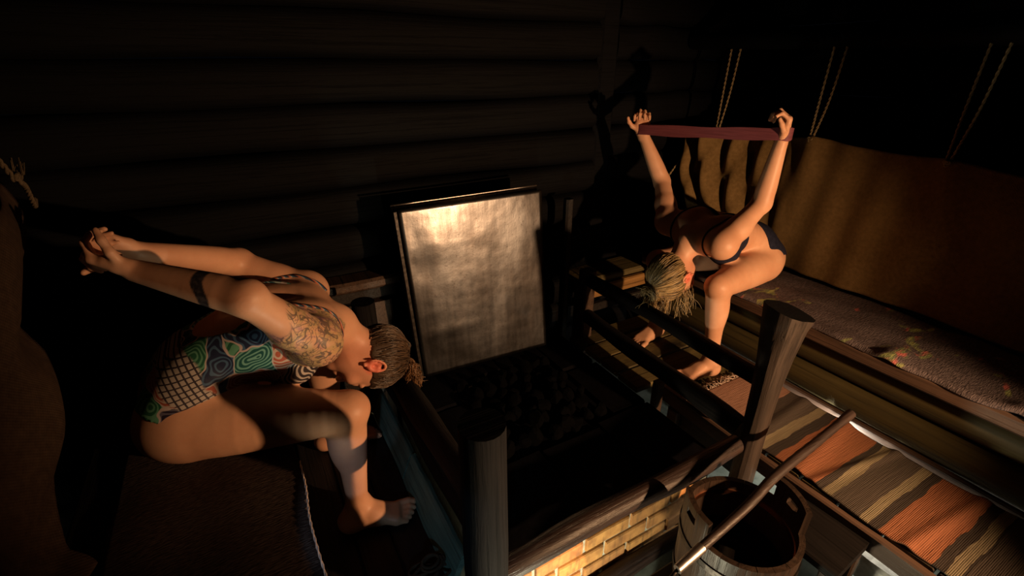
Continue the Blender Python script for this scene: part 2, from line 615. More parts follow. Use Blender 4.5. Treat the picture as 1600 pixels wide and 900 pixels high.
stones = [stone_mesh(i) for i in range(6)]
k = 0
for iy in range(7):
    for ix in range(8):
        x = .70 + ix * .065 + random.uniform(-.015, .015) + (.03 if iy % 2 else 0)
        y = 1.25 + iy * .073 + random.uniform(-.015, .015)
        if x > 1.17: continue
        s = random.uniform(.036, .05)
        o = bpy.data.objects.new('stove_stone', stones[k % 6])
        COL.objects.link(o)
        o.location = (x, y, -.02 + random.uniform(-.008, .02))
        o.rotation_euler = (random.uniform(0, 6), random.uniform(0, 6), random.uniform(0, 6))
        o.scale = (s, s, s)
        tag(o, 'soot-black stone heaped in the pit on top of the stove', 'stone', 'stones in the stove pit')
        k += 1
bed = MB().box((.93, 1.46, -.06), (.54, .52, .03)).build('stone_bed', M['slab'], stove)

# ================================================================== STEEL SHEET
plate = thing('steel_sheet', (.9, 1.82, -.02), 'large brown-streaked steel sheet leaning upright at the back of the stove', 'metal sheet')
BLc, BRc, TRc, TLc = map(np.array, ((.572, 1.84, 0.0), (1.232, 1.80, 0.0), (1.232, 1.885, .812), (.537, 1.893, .806)))


def sheet(corners, nx, nz, off, dent=0.0, thick=.004):
    bl_, br_, tr_, tl_ = corners
    r = np.random.default_rng(3)
    V = []
    nrm = np.cross(br_ - bl_, tl_ - bl_); nrm /= np.linalg.norm(nrm)
    for side in (0, 1):
        for j in range(nz + 1):
            for i in range(nx + 1):
                u, v = i / nx, j / nz
                p = (bl_ * (1 - u) + br_ * u) * (1 - v) + (tl_ * (1 - u) + tr_ * u) * v
                d = 0
                if dent:
                    d += dent * (math.sin(u * 5 + 1) * math.sin(v * 4) * .8)
                    d += dent * 1.3 * math.exp(-((u - .20) ** 2 + (v - .80) ** 2) / .012) - dent * 1.0 * math.exp(-((u - .10) ** 2 + (v - .66) ** 2) / .006)
                    d += dent * .8 * math.exp(-((u - .22) ** 2 / .03 + (v - .27) ** 2 / .0012))
                    d -= dent * .6 * math.exp(-((u - .06) ** 2 + (v - .88) ** 2) / .004)
                V.append(p + nrm * (off + d - side * thick))
    N = (nx + 1) * (nz + 1)
    Q = []
    for j in range(nz):
        for i in range(nx):
            a = j * (nx + 1) + i
            q = (a, a + 1, a + nx + 2, a + nx + 1)
            Q.append(q)
            Q.append(tuple(N + t for t in q[::-1]))
    ring = list(range(nx + 1)) + [j * (nx + 1) + nx for j in range(1, nz + 1)] + [nz * (nx + 1) + i for i in range(nx - 1, -1, -1)] + [j * (nx + 1) for j in range(nz - 1, 0, -1)]
    for a, b in zip(ring, ring[1:] + ring[:1]):
        Q.append((a, N + a, N + b, b))
    return V, Q


V, Q = sheet((BLc, BRc, TRc, TLc), 40, 48, 0.0, .0035)
obj_np('front_sheet', V, Q, M['steel'], plate)
up_ = np.array([0, 0, .008])
V, Q = sheet((BLc + (-.014, 0, 0), BRc + (-.01, 0, 0), TRc + up_ + (-.008, 0, 0), TLc + up_ + (-.02, 0, 0)), 2, 2, -.034)
obj_np('back_sheet', V, Q, M['iron'], plate, False)
MB().tube(line(TLc + (-.02, .034, .014), TRc + (-.008, .034, .014), 8), .0042, 8).build('folded_rim', M['ferrule'], plate, True)
MB().box(((.572 + .537) / 2 - .012, 1.882, .40), (.012, .028, .80), rot=Matrix.Rotation(-.043, 3, 'Y') @ Matrix.Rotation(-.066, 3, 'X'), axis=2).build('side_strip', M['iron'], plate)

# ================================================================== POSTS AND RAILS ROUND THE STOVE
def solo(mb, name, mat, label, cat, group=None, smooth=True, angle=40):
    return tag(mb.build(name, mat, None, smooth, angle), label, cat, group)


mb = MB()
mb.tube([(.35, .75, z) for z in (-.45, -.2, 0, .12, .25, .38, .50, .58, .635)], [.062, .06, .058, .057, .058, .057, .056, .0555, .055], 20, True, .015)
rp = solo(mb, 'round_post', M['post'], 'thick round sawn-off post at the near left corner of the stove', 'post')
# hewn flaring post, near right corner
pts, rad = [], []
prof = [(-.45, .052, 0), (-.2, .052, 0), (0, .050, 0), (.1, .050, 0), (.22, .051, .002), (.34, .055, .004), (.45, .064, .008), (.56, .080, .014), (.63, .094, .018)]
V = []
nn = 12
for z_, r_, dx in prof:
    for k_ in range(nn):
        an = 2 * math.pi * (k_ + .5) / nn
        ex = math.copysign(abs(math.cos(an)) ** .7, math.cos(an))
        ey = math.copysign(abs(math.sin(an)) ** .7, math.sin(an))
        zz = z_ + (.03 * ex - .012 * ey if z_ > .6 else 0) * -1
        V.append((1.435 + dx + r_ * ex * 1.0, .745 + r_ * .68 * ey, zz))
F = []
for i in range(len(prof) - 1):
    for k_ in range(nn):
        j = (k_ + 1) % nn
        F.append((i * nn + k_, i * nn + j, (i + 1) * nn + j, (i + 1) * nn + k_))
F += [tuple(range(nn))[::-1], tuple(range((len(prof) - 1) * nn, len(prof) * nn))]
hpst = solo(MB().add(V, F), 'hewn_post', M['post_pale'], 'hewn post flaring towards its slanted top at the near right corner of the stove', 'post', angle=35)
for o_ in (rp, hpst):
    o_.data.materials.append(M['soot_log'])
    o_.data.polygons[len(o_.data.polygons) - 1].material_index = 1     # black sawn top
solo(MB().tube(line((.33, 1.78, -.42), (.325, 1.78, .49), 6), [.05, .05, .048, .047, .047, .046], 16, True, .02), 'back_post', M['post'],
     'short round post behind the head of the person on the left', 'post')
solo(MB().box((1.475, 1.80, -.02), (.07, .07, .80), bev=.008, axis=2, seg=4, jit=.003), 'square_post', M['plank_y'],
     'dark square post at the far right corner of the stove rails', 'post', smooth=False)
solo(MB().box((1.47, 1.99, .14), (.045, .045, 1.15), bev=.01, axis=2, seg=4, jit=.003), 'thin_post', M['dark_plank'],
     'thin sooty upright just right of the steel sheet', 'post', smooth=False)


def rail(a, b, r, mat, name, label, group=None, squash=None):
    pts = line(a, b, 12)
    ph = random.uniform(0, 6)
    pts = [p + np.array([0, .004 * math.sin(i * .8 + ph), .005 * math.sin(i * .6 + ph)]) for i, p in enumerate(pts)]
    rr = [r * (1 + .07 * math.sin(i * 1.1 + ph)) for i in range(12)]
    return solo(MB().tube(pts, rr, 14, True, .05, squash), name, mat, label, 'rail', group, True, 50)


rail((.405, .765, .088), (1.385, .765, .088), .036, M['rail_x'], 'front_rail', 'worn brown pole across the front of the stove between the two near posts')
rail((.405, .81, -.355), (1.385, .81, -.355), .032, M['rail_x'], 'front_rail', 'lower brown pole in front of the brick courses of the stove')
rail((1.462, .80, .34), (1.462, 1.755, .345), .034, M['soot_beam'], 'side_rail', 'upper soot-black rail right of the stove, above the feet of the person in the bikini')
rail((1.455, .80, .10), (1.462, 1.755, .13), .040, M['soot_beam'], 'side_rail', 'lower soot-black rail right of the stove at foot level')
rail((.352, .815, .365), (.352, 1.74, .29), .038, M['soot_beam'], 'side_rail', 'upper soot-black rail left of the stove')
rail((.392, .815, .115), (.385, 1.74, .11), .034, M['soot_beam'], 'side_rail', 'lower soot-black rail left of the stove above the teal board')
solo(MB().box((1.46, 1.22, -.20), (.05, .035, .50), bev=.006, axis=2, seg=3, jit=.002), 'rail_strut', M['plank_y'], 'short brown upright under the right-hand rails', 'strut', smooth=False)

tb = thing('teal_board', (.32, 1.3, 0), 'weathered teal board on edge along the left side of the stove', 'board')
TR = Matrix.Rotation(math.radians(-22), 3, 'Y')
MB().box((.311, 1.07, .045), (.020, .44, .115), rot=TR.transposed(), bev=.004, axis=1, seg=6, jit=.002).build('board', M['teal'], tb)
MB().box((.314, 1.50, .043), (.020, .40, .11), rot=TR.transposed(), bev=.004, axis=1, seg=6, jit=.002).build('board', M['teal'], tb)
MB().box((.318, 1.795, .055), (.026, .17, .14), rot=TR.transposed(), bev=.006, axis=1, seg=3, jit=.003).build('lit_end', M['plank_x'], tb)  # paler wood here stands for a patch of light on the end

# ================================================================== FLOOR PLATFORMS
plat = thing('foot_platform', (1.72, .9, -.45), 'raised plank platform between the stove and the right bench', 'platform')
y = -.62
i = 0
while y < 1.78:
    wd = random.uniform(.125, .15)
    x0 = 1.40 if y > 1.28 else 1.545
    if y > 1.7: x0 = 1.53
    x0 += random.uniform(-.006, .006)
    MB().box(((x0 + 1.955) / 2, y + wd / 2, -.022 + random.uniform(-.002, .002)), (1.955 - x0, wd - .008, .032), bev=.005, seg=4, jit=.0015).build('plank', M['plank_x'], plat)
    y += wd
for x in (1.527, 1.72):
    MB().box((x, .33, -.078 if x > 1.6 else -.05), (.03, 1.84, .075), bev=.006, axis=1, seg=6, jit=.002).build('joist', M['plank_y'], plat)
for yy_ in (-.4, 1.18):
    for x in (1.56, 1.92):
        MB().box((x, yy_, -.285), (.06, .06, .34), axis=2, bev=.006).build('leg', M['plank_y'], plat)
MB().box((1.57, 1.00, -.17), (.03, .34, .12), bev=.005, axis=1, seg=3, jit=.002).build('side_board', M['dark_plank'], plat)

reflector = MB().box((2.20, .5, -.285), (.26, 2.4, .33), bev=.012, axis=1, seg=8, jit=.003)  # added pale slab that shows the under-platform lamplight through the gap
tag(reflector.build('gap_reflector', M['white_block'], None), 'pale stone sill in the lit gap between the striped runner and the right bench', 'stone sill')

lplat = thing('left_platform', (.14, 1.1, -.46), 'sooty plank footing in front of the left bench', 'platform')
for i in range(3):
    MB().box((.025 + i * .105, .95, -.02), (.1045, 1.9, .032), bev=.005, axis=1, seg=8, jit=.0015).build('plank', M['dark_plank'], lplat)
for yy_ in (.15, 1.0, 1.8):
    MB().box((.14, yy_, -.25), (.26, .06, .42), bev=.006).build('bearer', M['dark_plank'], lplat)

# ================================================================== RIGHT BENCH
br = thing('right_bench', (2.2, .7, -.46), 'long log-fronted bench along the right side under the sacking backrest', 'bench')
for i in range(3):
    MB().box((2.035 + i * .155, .45, .315), (.15, 2.9, .06), bev=.01, axis=1, seg=10, jit=.0015).build('seat_plank', M['plank_y'], br)
log_tube((2.105, -1.0, .205), (2.105, 1.91, .205), .078, 14, 12, .02, .004).build('front_log', M['olive_log'], br, True, 50)
log_tube((2.095, -1.0, .055), (2.095, 1.91, .055), .078, 14, 12, .02, .004).build('front_log', M['olive_log'], br, True, 50)
for yy_ in (-.8, .6, 1.82):
    MB().box((2.3, yy_, .09), (.30, .10, .39), bev=.01, axis=2).build('support', M['dark_plank'], br)
MB().box((2.022, .45, -.012), (.028, 2.9, .035), bev=.006, axis=1, seg=8, jit=.002).build('foot_board', M['plank_y'], br)


def cloth_grid(fn, nu, nv, thick=.004):
    """two-sided sheet: fn(u,v)->point"""
    P = np.array([[fn(i / nu, j / nv) for i in range(nu + 1)] for j in range(nv + 1)])
    du = np.gradient(P, axis=1); dv = np.gradient(P, axis=0)
    Nn = np.cross(du, dv); Nn /= np.linalg.norm(Nn, axis=2, keepdims=True) + 1e-12
    A = (P + Nn * thick / 2).reshape(-1, 3); B = (P - Nn * thick / 2).reshape(-1, 3)
    N = len(A)
    W = nu + 1
    idx = np.arange(N).reshape(nv + 1, W)
    a, b, c_, d = idx[:-1, :-1], idx[:-1, 1:], idx[1:, 1:], idx[1:, :-1]
    Q1 = np.stack([a, b, c_, d], -1).reshape(-1, 4)
    Q2 = Q1[:, ::-1] + N
    ring = list(idx[0, :]) + list(idx[1:, -1]) + list(idx[-1, -2::-1]) + list(idx[-2:0:-1, 0])
    Q3 = [(p, p + N, q + N, q) for p, q in zip(ring, ring[1:] + ring[:1])]
    return np.vstack([A, B]), np.vstack([Q1, Q2, np.array(Q3)])


def sm(x, a, b):
    t = min(1, max(0, (x - a) / (b - a)))
    return t * t * (3 - 2 * t)


def wav(*k):
    return sum(math.sin(a) for a in k) / len(k)


def bench_rug_fn(u, v):
    y = -.75 + 2.35 * u
    x = 1.955 + .016 * wav(y * 17, y * 7.3 + 1, y * 29) + (.455) * v
    hump = .018 * math.exp(-((y - .62) / .045) ** 2 - (v / .25) ** 2) + .02 * math.exp(-((y - .24) / .05) ** 2 - (v / .25) ** 2)
    z = .356 + .004 * wav(x * 21, y * 26, x * 40 + y * 13) + hump
    if v < .03: z -= .012
    return (x, y, z)


V, Q = cloth_grid(bench_rug_fn, 220, 30, .008)
rug = obj_np('bench_rug', V, Q, M['bench_rug'])
tag(rug, 'greyish-purple woollen bench rug with small green and red patches on the right bench', 'rug')

# runner on the platform
def runner_fn(u, v):
    y = -.5 + 1.60 * u
    x = 1.545 + .012 * wav(y * 13, y * 5 + 2) + (.425 + .01 * wav(y * 19, y * 8)) * v
    wr = .011 * math.exp(-((y - .62 - .05 * v) / .03) ** 2) + .010 * math.exp(-((y - .80 - .04 * v) / .025) ** 2) + .010 * math.exp(-((y - .27 + .05 * v) / .02) ** 2) + .010 * math.exp(-((y - .56 + .08 * v) / .018) ** 2)
    z = .004 + .0025 * wav(x * 23, y * 31) + wr
    if y > .9: x -= .045 * sm(y, .9, 1.0) * (1 - v)
    return (x, y, z)


runner = thing('striped_runner', (1.75, .3, 0), 'rust, brown and tan striped rag runner on the plank platform', 'rug')
OFF[runner.name] = np.zeros(3)
runner.location = (0, 0, 0)
V, Q = cloth_grid(runner_fn, 260, 40, .006)
obj_np('weave', V, Q, M['runner'], runner)
fr = []
for i in range(70):
    v = i / 69
    p = np.array(runner_fn(1, v))
    L = random.uniform(.025, .05)
    a = random.uniform(-.6, .6)
    pts = [p + np.array([L * t * math.sin(a) + .006 * math.sin(t * 9 + i), L * t * math.cos(a), .006 * math.sin(t * 3) * random.uniform(.4, 1.6)]) for t in np.linspace(0, 1, 6)]
    fr.append(pts)
V, Q = tubes_np(fr, .0028, .0018, 5)
obj_np('fringe', V, Q, M['fringe'], runner)

# ================================================================== SACKING BACKREST, ROPES
HANG = [(2.02, .985), (1.86, 1.005), (1.33, 1.045), (.79, 1.02), (.20, 1.0), (-.5, 1.0)]


def top_z(y):
    for (y1, z1), (y0, z0) in zip(HANG, HANG[1:]):
        if y0 <= y <= y1:
            t = (y - y0) / (y1 - y0)
            return z0 + (z1 - z0) * t - .16 * (y1 - y0) * t * (1 - t)
    return 1.0


def burlap_fn(u, v):
    y = -.45 + 2.45 * u
    zt = top_z(y)
    z = zt + (.375 - zt) * v
    far = sm(y, 1.30, 1.75)
    x = 2.415 + .012 * math.sin(y * 9 + v * 2) * (1 - v * .5)
    x += far * (.030 * math.sin((y + .10 * v) * 46) * (1 - .35 * v) + .012 * math.sin((y - .12 * v) * 83) * (1 - v))
    x += (1 - far) * (.012 * math.sin((y + .16 * v) * 13 + 2 * math.sin(y * 3)) * (1 - v) + .006 * math.sin((y - .2 * v) * 21 + 3 * math.sin(y * 5 + v)) + .008 * math.sin(v * 7 + y * 9) * v)
    # pull folds under each rope
    for yh, _ in HANG[1:5]:
        d = y - yh
        x -= .03 * math.exp(-(d / (.05 + .12 * v)) ** 2) * (1 - v) ** 1.5
    x -= .035 * math.sin(math.pi * v) * (.6 + .4 * math.sin(y * 4))
    x -= .10 * sm(y, 1.6, 2.0) * (1 - .5 * v)
    return (x, y - .16 * sm(y, 1.7, 2.0) * v * (0 if v < .3 else (v - .3)), z)


V, Q = cloth_grid(burlap_fn, 320, 60, .004)
sack = obj_np('hanging_sacking', V, Q, M['burlap'])
tag(sack, 'long tan sacking cloth hung from ropes as a backrest behind the right bench', 'cloth')


def rope(name, pts, label, group=None, r=.0042, turns=60, parent=None, mat=None):
    """two-strand twisted rope along a path"""
    P = spline(pts, 90)
    T = np.gradient(P, axis=0); T /= np.linalg.norm(T, axis=1)[:, None]
    ref = np.array([.3, .8, .1])
    A = np.cross(T, ref); A /= np.linalg.norm(A, axis=1)[:, None]
    B = np.cross(T, A)
    an = np.linspace(0, turns, 90)[:, None]
    st = [P + r * .62 * (A * np.cos(an + o) + B * np.sin(an + o)) for o in (0, math.pi)]
    V, Q = tubes_np(st, r * .72, None, 6)
    o = obj_np(name, V, Q, mat or M['rope'], parent)
    if label: tag(o, label, 'rope', group)
    return o


def knot(c, R, r, parent, name='knot', mat=None):
    pts = []
    for i in range(41):
        t = i / 40 * 2 * math.pi
        pts.append(np.array(c) + R * np.array([.35 * math.sin(3 * t), math.sin(t) + 2 * math.sin(2 * t), math.cos(t) - 2 * math.cos(2 * t)]) * .33)
    return MB().tube(pts, r, 6, False).build(name, mat or M['rope'], parent, True)


for (yh, zh), lab in zip(HANG[1:4], ('double rope holding the sacking nearest the back wall', 'middle double rope holding the sacking, right of the raised band', 'double rope holding the sacking furthest right')):
    rt_ = thing('hanging_rope', (2.38, yh, 1.40), lab, 'rope', 'ropes holding the sacking')
    xt = 2.385
    rope('strand', [(2.40, yh - .035, 1.42), (2.395, yh - .02, 1.2), (xt, yh + .005, zh - .01)], None, parent=rt_)
    rope('strand', [(2.40, yh + .02, 1.42), (2.395, yh + .022, 1.2), (xt, yh + .018, zh - .01)], None, parent=rt_)
    knot((xt - .01, yh + .01, zh - .015), .012, .004, rt_)
rope('tie_rope', [(2.31, 1.94, .995), (2.295, 1.97, .92), (2.275, 2.02, .82), (2.25, 2.08, .70)], 'thin slack tie rope running from the far end of the sacking to the wall')
pole = log_tube((2.42, -1.6, 1.46), (2.42, 2.15, 1.46), .045, 12, 8).build('hanging_pole', M['soot_log_y'], None, True, 50)
tag(pole, 'sooty pole under the ceiling that carries the backrest ropes', 'pole')

# left sacking
EDGE = [(1.57, 1.10), (1.545, 1.0), (1.50, .87), (1.47, .80), (1.42, .72), (1.30, .60), (1.20, .52), (1.06, .42), (1.02, .39)]


def burlap_left(u, v):
    k = v * (len(EDGE) - 1)
    i = min(int(k), len(EDGE) - 2)
    t = k - i
    ye = EDGE[i][0] * (1 - t) + EDGE[i + 1][0] * t
    z = EDGE[i][1] * (1 - t) + EDGE[i + 1][1] * t
    y = .15 + (ye - .15) * u
    sag = .14 * math.sin(math.pi * (1 - u)) * (1 - v)
    x = -.47 + .02 * math.sin(y * 15 + v * 4) - .03 * math.sin(v * 3.1) + .03 * sm(u, .75, 1) * math.sin(v * 14)
    return (x, y, z - sag * .5)


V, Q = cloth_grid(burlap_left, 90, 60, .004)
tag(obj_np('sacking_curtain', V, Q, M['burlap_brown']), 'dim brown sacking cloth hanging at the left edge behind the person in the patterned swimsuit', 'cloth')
kr = thing('knotted_rope', (-.46, 1.57, 1.1), 'frayed rope knot tying up the left sacking', 'rope')
rope('strand', [(-.46, 1.575, 1.10), (-.47, 1.64, 1.07), (-.50, 1.75, 1.0), (-.55, 1.95, .98)], None, parent=kr, r=.005, mat=M['rope_dim'])
rope('strand', [(-.46, 1.56, 1.10), (-.48, 1.5, 1.30), (-.5, 1.45, 1.95)], None, parent=kr, r=.005, mat=M['rope_dim'])
knot((-.455, 1.57, 1.105), .014, .0045, kr, mat=M['rope_dim'])
fr = []
for i in range(14):
    a = random.uniform(-1, 1)
    L = random.uniform(.02, .042)
    fr.append([np.array([-.455 + .01 * math.sin(i), 1.575 + t * L * math.cos(a), 1.11 + t * L * math.sin(a) * .6 + .02 * t]) for t in np.linspace(0, 1, 5)])
V, Q = tubes_np(fr, .002, .001, 4)
obj_np('frayed_end', V, Q, M['rope_dim'], kr)

# ================================================================== LEFT BENCH
lb = thing('left_bench', (-.27, .9, -.46), 'dark wooden bench on the left under the person in the patterned swimsuit', 'bench')
for i in range(3):
    MB().box((-.115 - i * .165, .70, .335), (.16, 2.4, .05), bev=.008, axis=1, seg=8, jit=.0015).build('seat_plank', M['dark_plank'], lb)
MB().box((-.06, .70, .16), (.03, 2.38, .29), bev=.005, axis=1, seg=6, jit=.002).build('front_board', M['dark_plank'], lb)
for yy_ in (-.4, .7, 1.8):
    MB().box((-.29, yy_, -.07), (.38, .08, .74), bev=.006, axis=2).build('support', M['dark_plank'], lb)


def left_rug_fn(u, v):
    y = .05 + 1.75 * u
    x = -.44 + .418 * v + .004 * math.sin(y * 19) * v
    return (x, y, .367 + .003 * wav(x * 30, y * 24))


lr = thing('left_bench_rug', (0, 0, 0), 'dark brown woven rug with a corded edge on the left bench', 'rug')
V, Q = cloth_grid(left_rug_fn, 90, 26, .007)
obj_np('weave', V, Q, M['left_rug'], lr)
rope('edge_cord', [np.array(left_rug_fn(u, 1)) + (.002, 0, .006) for u in np.linspace(0, .62, 12)], None, parent=lr, r=.0025, turns=140, mat=M['fringe'])

# loops of yarn on the footing
yb = thing('rope_bundle', (.235, .90, .0), 'small bundle of brown rope loops on the footing by the teal board', 'rope bundle')
st = []
for i in range(9):
    c_ = np.array([.235 + random.uniform(-.03, .03), .895 + random.uniform(-.02, .02), .022 + .004 * i])
    R = random.uniform(.022, .04)
    tl = random.uniform(-.5, .5)
    st.append([c_ + R * np.array([math.cos(t), math.sin(t) * math.cos(tl) * .7, math.sin(t) * math.sin(tl) * .6]) for t in np.linspace(0, 6.28, 20)])
V, Q = tubes_np(st, .0045, None, 6)
obj_np('loops', V, Q, M['burlap_brown'], yb)

# ================================================================== BACK BENCH (far right corner)
bb = thing('back_step', (1.95, 2.0, -.46), 'low plank step against the back wall behind the head of the person in the bikini', 'step')
MB().box((2.05, 2.035, .225), (1.0, .19, .04), bev=.008, seg=5, jit=.002).build('tread', M['plank_x'], bb)
MB().box((2.05, 1.95, .155), (1.0, .035, .075), bev=.006, seg=5, jit=.002).build('fascia_board', M['orange_plank'], bb)
MB().box((2.05, 1.955, .05), (1.0, .04, .05), bev=.006, seg=5, jit=.002).build('lower_board', M['dark_plank'], bb)
for x in (1.60, 2.5):
    MB().box((x, 1.99, -.13), (.07, .07, .66), bev=.008, axis=2).build('leg', M['plank_y'], bb)

# ================================================================== BUCKET, LADLE, STOOL
BC = np.array([1.125, .548])
ZT, ZB, RT, RB = .08, -.215, .172, .166
bucket = thing('wooden_bucket', (BC[0], BC[1], ZB), 'coopered wooden sauna bucket with slotted ears in front of the stove', 'bucket')
NS = 22
lug_a = {2: None}
ang_left = math.radians(157)
for k_ in range(NS):
    a0 = ang_left + 2 * math.pi * (k_ - .5) / NS
    a1 = ang_left + 2 * math.pi * (k_ + .5) / NS - .006
    lug = k_ in (NS - 1, 0, 1, NS // 2 - 1, NS // 2, NS // 2 + 1)
    mid = k_ in (0, NS // 2)
    edge_drop = 0
    zt = ZT + (.085 if lug else random.uniform(-.001, .001))
    th = .017

    def seg_(zlo, zhi, b0=a0, b1=a1):
        V = []
        for z_ in (zlo, zhi):
            t = (z_ - ZB) / (ZT - ZB)
            ro = RB + (RT - RB) * t
            for u_ in (0, .33, .67, 1):
                V.append((BC[0] + ro * math.cos(b0 + (b1 - b0) * u_), BC[1] + ro * math.sin(b0 + (b1 - b0) * u_), z_))
            for u_ in (1, .67, .33, 0):
                V.append((BC[0] + (ro - th) * math.cos(b0 + (b1 - b0) * u_), BC[1] + (ro - th) * math.sin(b0 + (b1 - b0) * u_), z_))
        return V, [(i, (i + 1) % 8, (i + 1) % 8 + 8, i + 8) for i in range(8)] + [tuple(range(7, -1, -1)), tuple(range(8, 16))]
    mb = MB()
    if lug and mid:
        mb.add(*seg_(ZB, ZT + .028)); mb.add(*seg_(ZT + .055, zt))
    else:
        mb.add(*seg_(ZB, zt))
    mb.build('stave', M['stave'], bucket, True, 30)
for z_ in (-.155, .01):
    t = (z_ - ZB) / (ZT - ZB)
    r_ = RB + (RT - RB) * t + .002
    pts = [(BC[0] + r_ * math.cos(a), BC[1] + r_ * math.sin(a), z_) for a in np.linspace(0, 2 * math.pi, 49)]
    V = []
    for p in pts[:-1]:
        d = np.array([p[0] - BC[0], p[1] - BC[1], 0]) / r_
        for o_, h_ in ((0, -.012), (.0025, -.012), (.0025, .012), (0, .012)):
            V.append(np.array(p) + d * o_ + np.array([0, 0, h_]))
    F = []
    for i in range(48):
        j = (i + 1) % 48
        for q in range(4):
            F.append((i * 4 + q, j * 4 + q, j * 4 + (q + 1) % 4, i * 4 + (q + 1) % 4))
    MB().add(V, F).build('hoop', M['iron'], bucket)


def disc(c, r, n=40):
    V = [c] + [(c[0] + r * math.cos(2 * math.pi * i / n), c[1] + r * math.sin(2 * math.pi * i / n), c[2]) for i in range(n)]
    return V, [(0, i + 1, (i + 1) % n + 1) for i in range(n)]


mb = MB(); mb.tube([(BC[0], BC[1], ZB + .01), (BC[0], BC[1], ZB + .028)], RB - .018, 40)
mb.build('bottom', M['stave'], bucket)
# copper liner ring inside, just above the water
mb = MB()
V, F = [], []
for j, (r_, z_) in enumerate(((.1560, .022), (.1555, .045), (.1505, .042), (.1515, .022))):
    for i in range(48):
        a = 2 * math.pi * i / 48
        V.append((BC[0] + r_ * math.cos(a), BC[1] + r_ * math.sin(a), z_))
for j in range(4):
    for i in range(48):
        F.append((j * 48 + i, j * 48 + (i + 1) % 48, ((j + 1) % 4) * 48 + (i + 1) % 48, ((j + 1) % 4) * 48 + i))
MB().add(V, F).build('inner_ring', M['copper'], bucket, True, 40)
mb = MB(); mb.tube([(BC[0], BC[1], ZB + .03), (BC[0], BC[1], -.075)], .1485, 40)
tag(mb.build('bucket_water', M['water'], None), 'dark still water inside the wooden bucket', 'water')

lad = thing('ladle', (.9, .54, .10), 'long-handled sauna ladle laid across the bucket', 'ladle')
P0 = np.array([.808, .512, .130]); P1 = np.array([1.70, .575, .235])
hp = spline([P0 + (P1 - P0) * .06, P0 + (P1 - P0) * .33 + (0, 0, .004), P0 + (P1 - P0) * .5 + (0, .008, .010), P0 + (P1 - P0) * .75 + (0, .004, .004), P1], 24)
MB().tube(hp, [.0125 + .003 * math.sin(i / 23 * 3) + (.003 if i > 21 else 0) for i in range(24)], 12).build('handle', M['handle'], lad, True, 50)
MB().tube([P0 - (P1 - P0) * .012, P0 + (P1 - P0) * .10], [.0125, .0150], 16).build('ferrule', M['ferrule'], lad, True, 40)
bp = P0 - (P1 - P0) * .02
MB().tube([P0, P0 + (-.03, 0, -.02), P0 + (-.042, 0, -.10), P0 + (-.06, 0, -.15)], .005, 8).build('neck', M['iron'], lad, True)
V, F = [], []
for j in range(9):
    t = j / 8 * math.pi / 2
    for i in range(20):
        a = 2 * math.pi * i / 20
        V.append(P0 + np.array([-.105 + .055 * math.sin(t) * math.cos(a), .055 * math.sin(t) * math.sin(a), -.150 - .045 * math.cos(t)]))
for j in range(8):
    for i in range(20):
        F.append((j * 20 + i, j * 20 + (i + 1) % 20, (j + 1) * 20 + (i + 1) % 20, (j + 1) * 20 + i))
MB().add(V, F).build('bowl', M['copper'], lad, True)

stool = thing('low_stool', (1.43, .48, -.46), 'low dark wooden stool between the bucket and the striped runner', 'stool')
R_ = Matrix.Rotation(.06, 3, 'Z')
MB().box((1.402, .47, -.055), (.21, .27, .035), rot=R_, bev=.006, axis=1, seg=3, jit=.001).build('seat', M['soot_beam'], stool)  # dark seat, blackened further to stand in for the bucket's shadow
for dx, dy in ((-.08, -.11), (.08, -.11), (-.08, .11), (.08, .11)):
    MB().box((1.402 + dx, .47 + dy, -.265), (.035, .035, .39), bev=.005, axis=2).build('leg', M['stave'], stool)
step = thing('bucket_step', (1.05, .54, -.46), 'dark plank step under the wooden bucket', 'step')
for i in range(3):
    MB().box((1.10, .43 + i * .105, -.235), (.40, .10, .035), bev=.006, seg=3, jit=.001).build('plank', M['dark_plank'], step)
for x in (.93, 1.27):
    MB().box((x, .53, -.355), (.05, .30, .205), bev=.006, axis=1).build('bearer', M['dark_plank'], step)
wb = MB().box((1.715, .44, -.31), (.11, .34, .11), bev=.012, seg=4, axis=1, jit=.004)
tag(wb.build('stone_block', M['white_block'], None), 'whitewashed stone block standing under the edge of the striped runner', 'stone block')
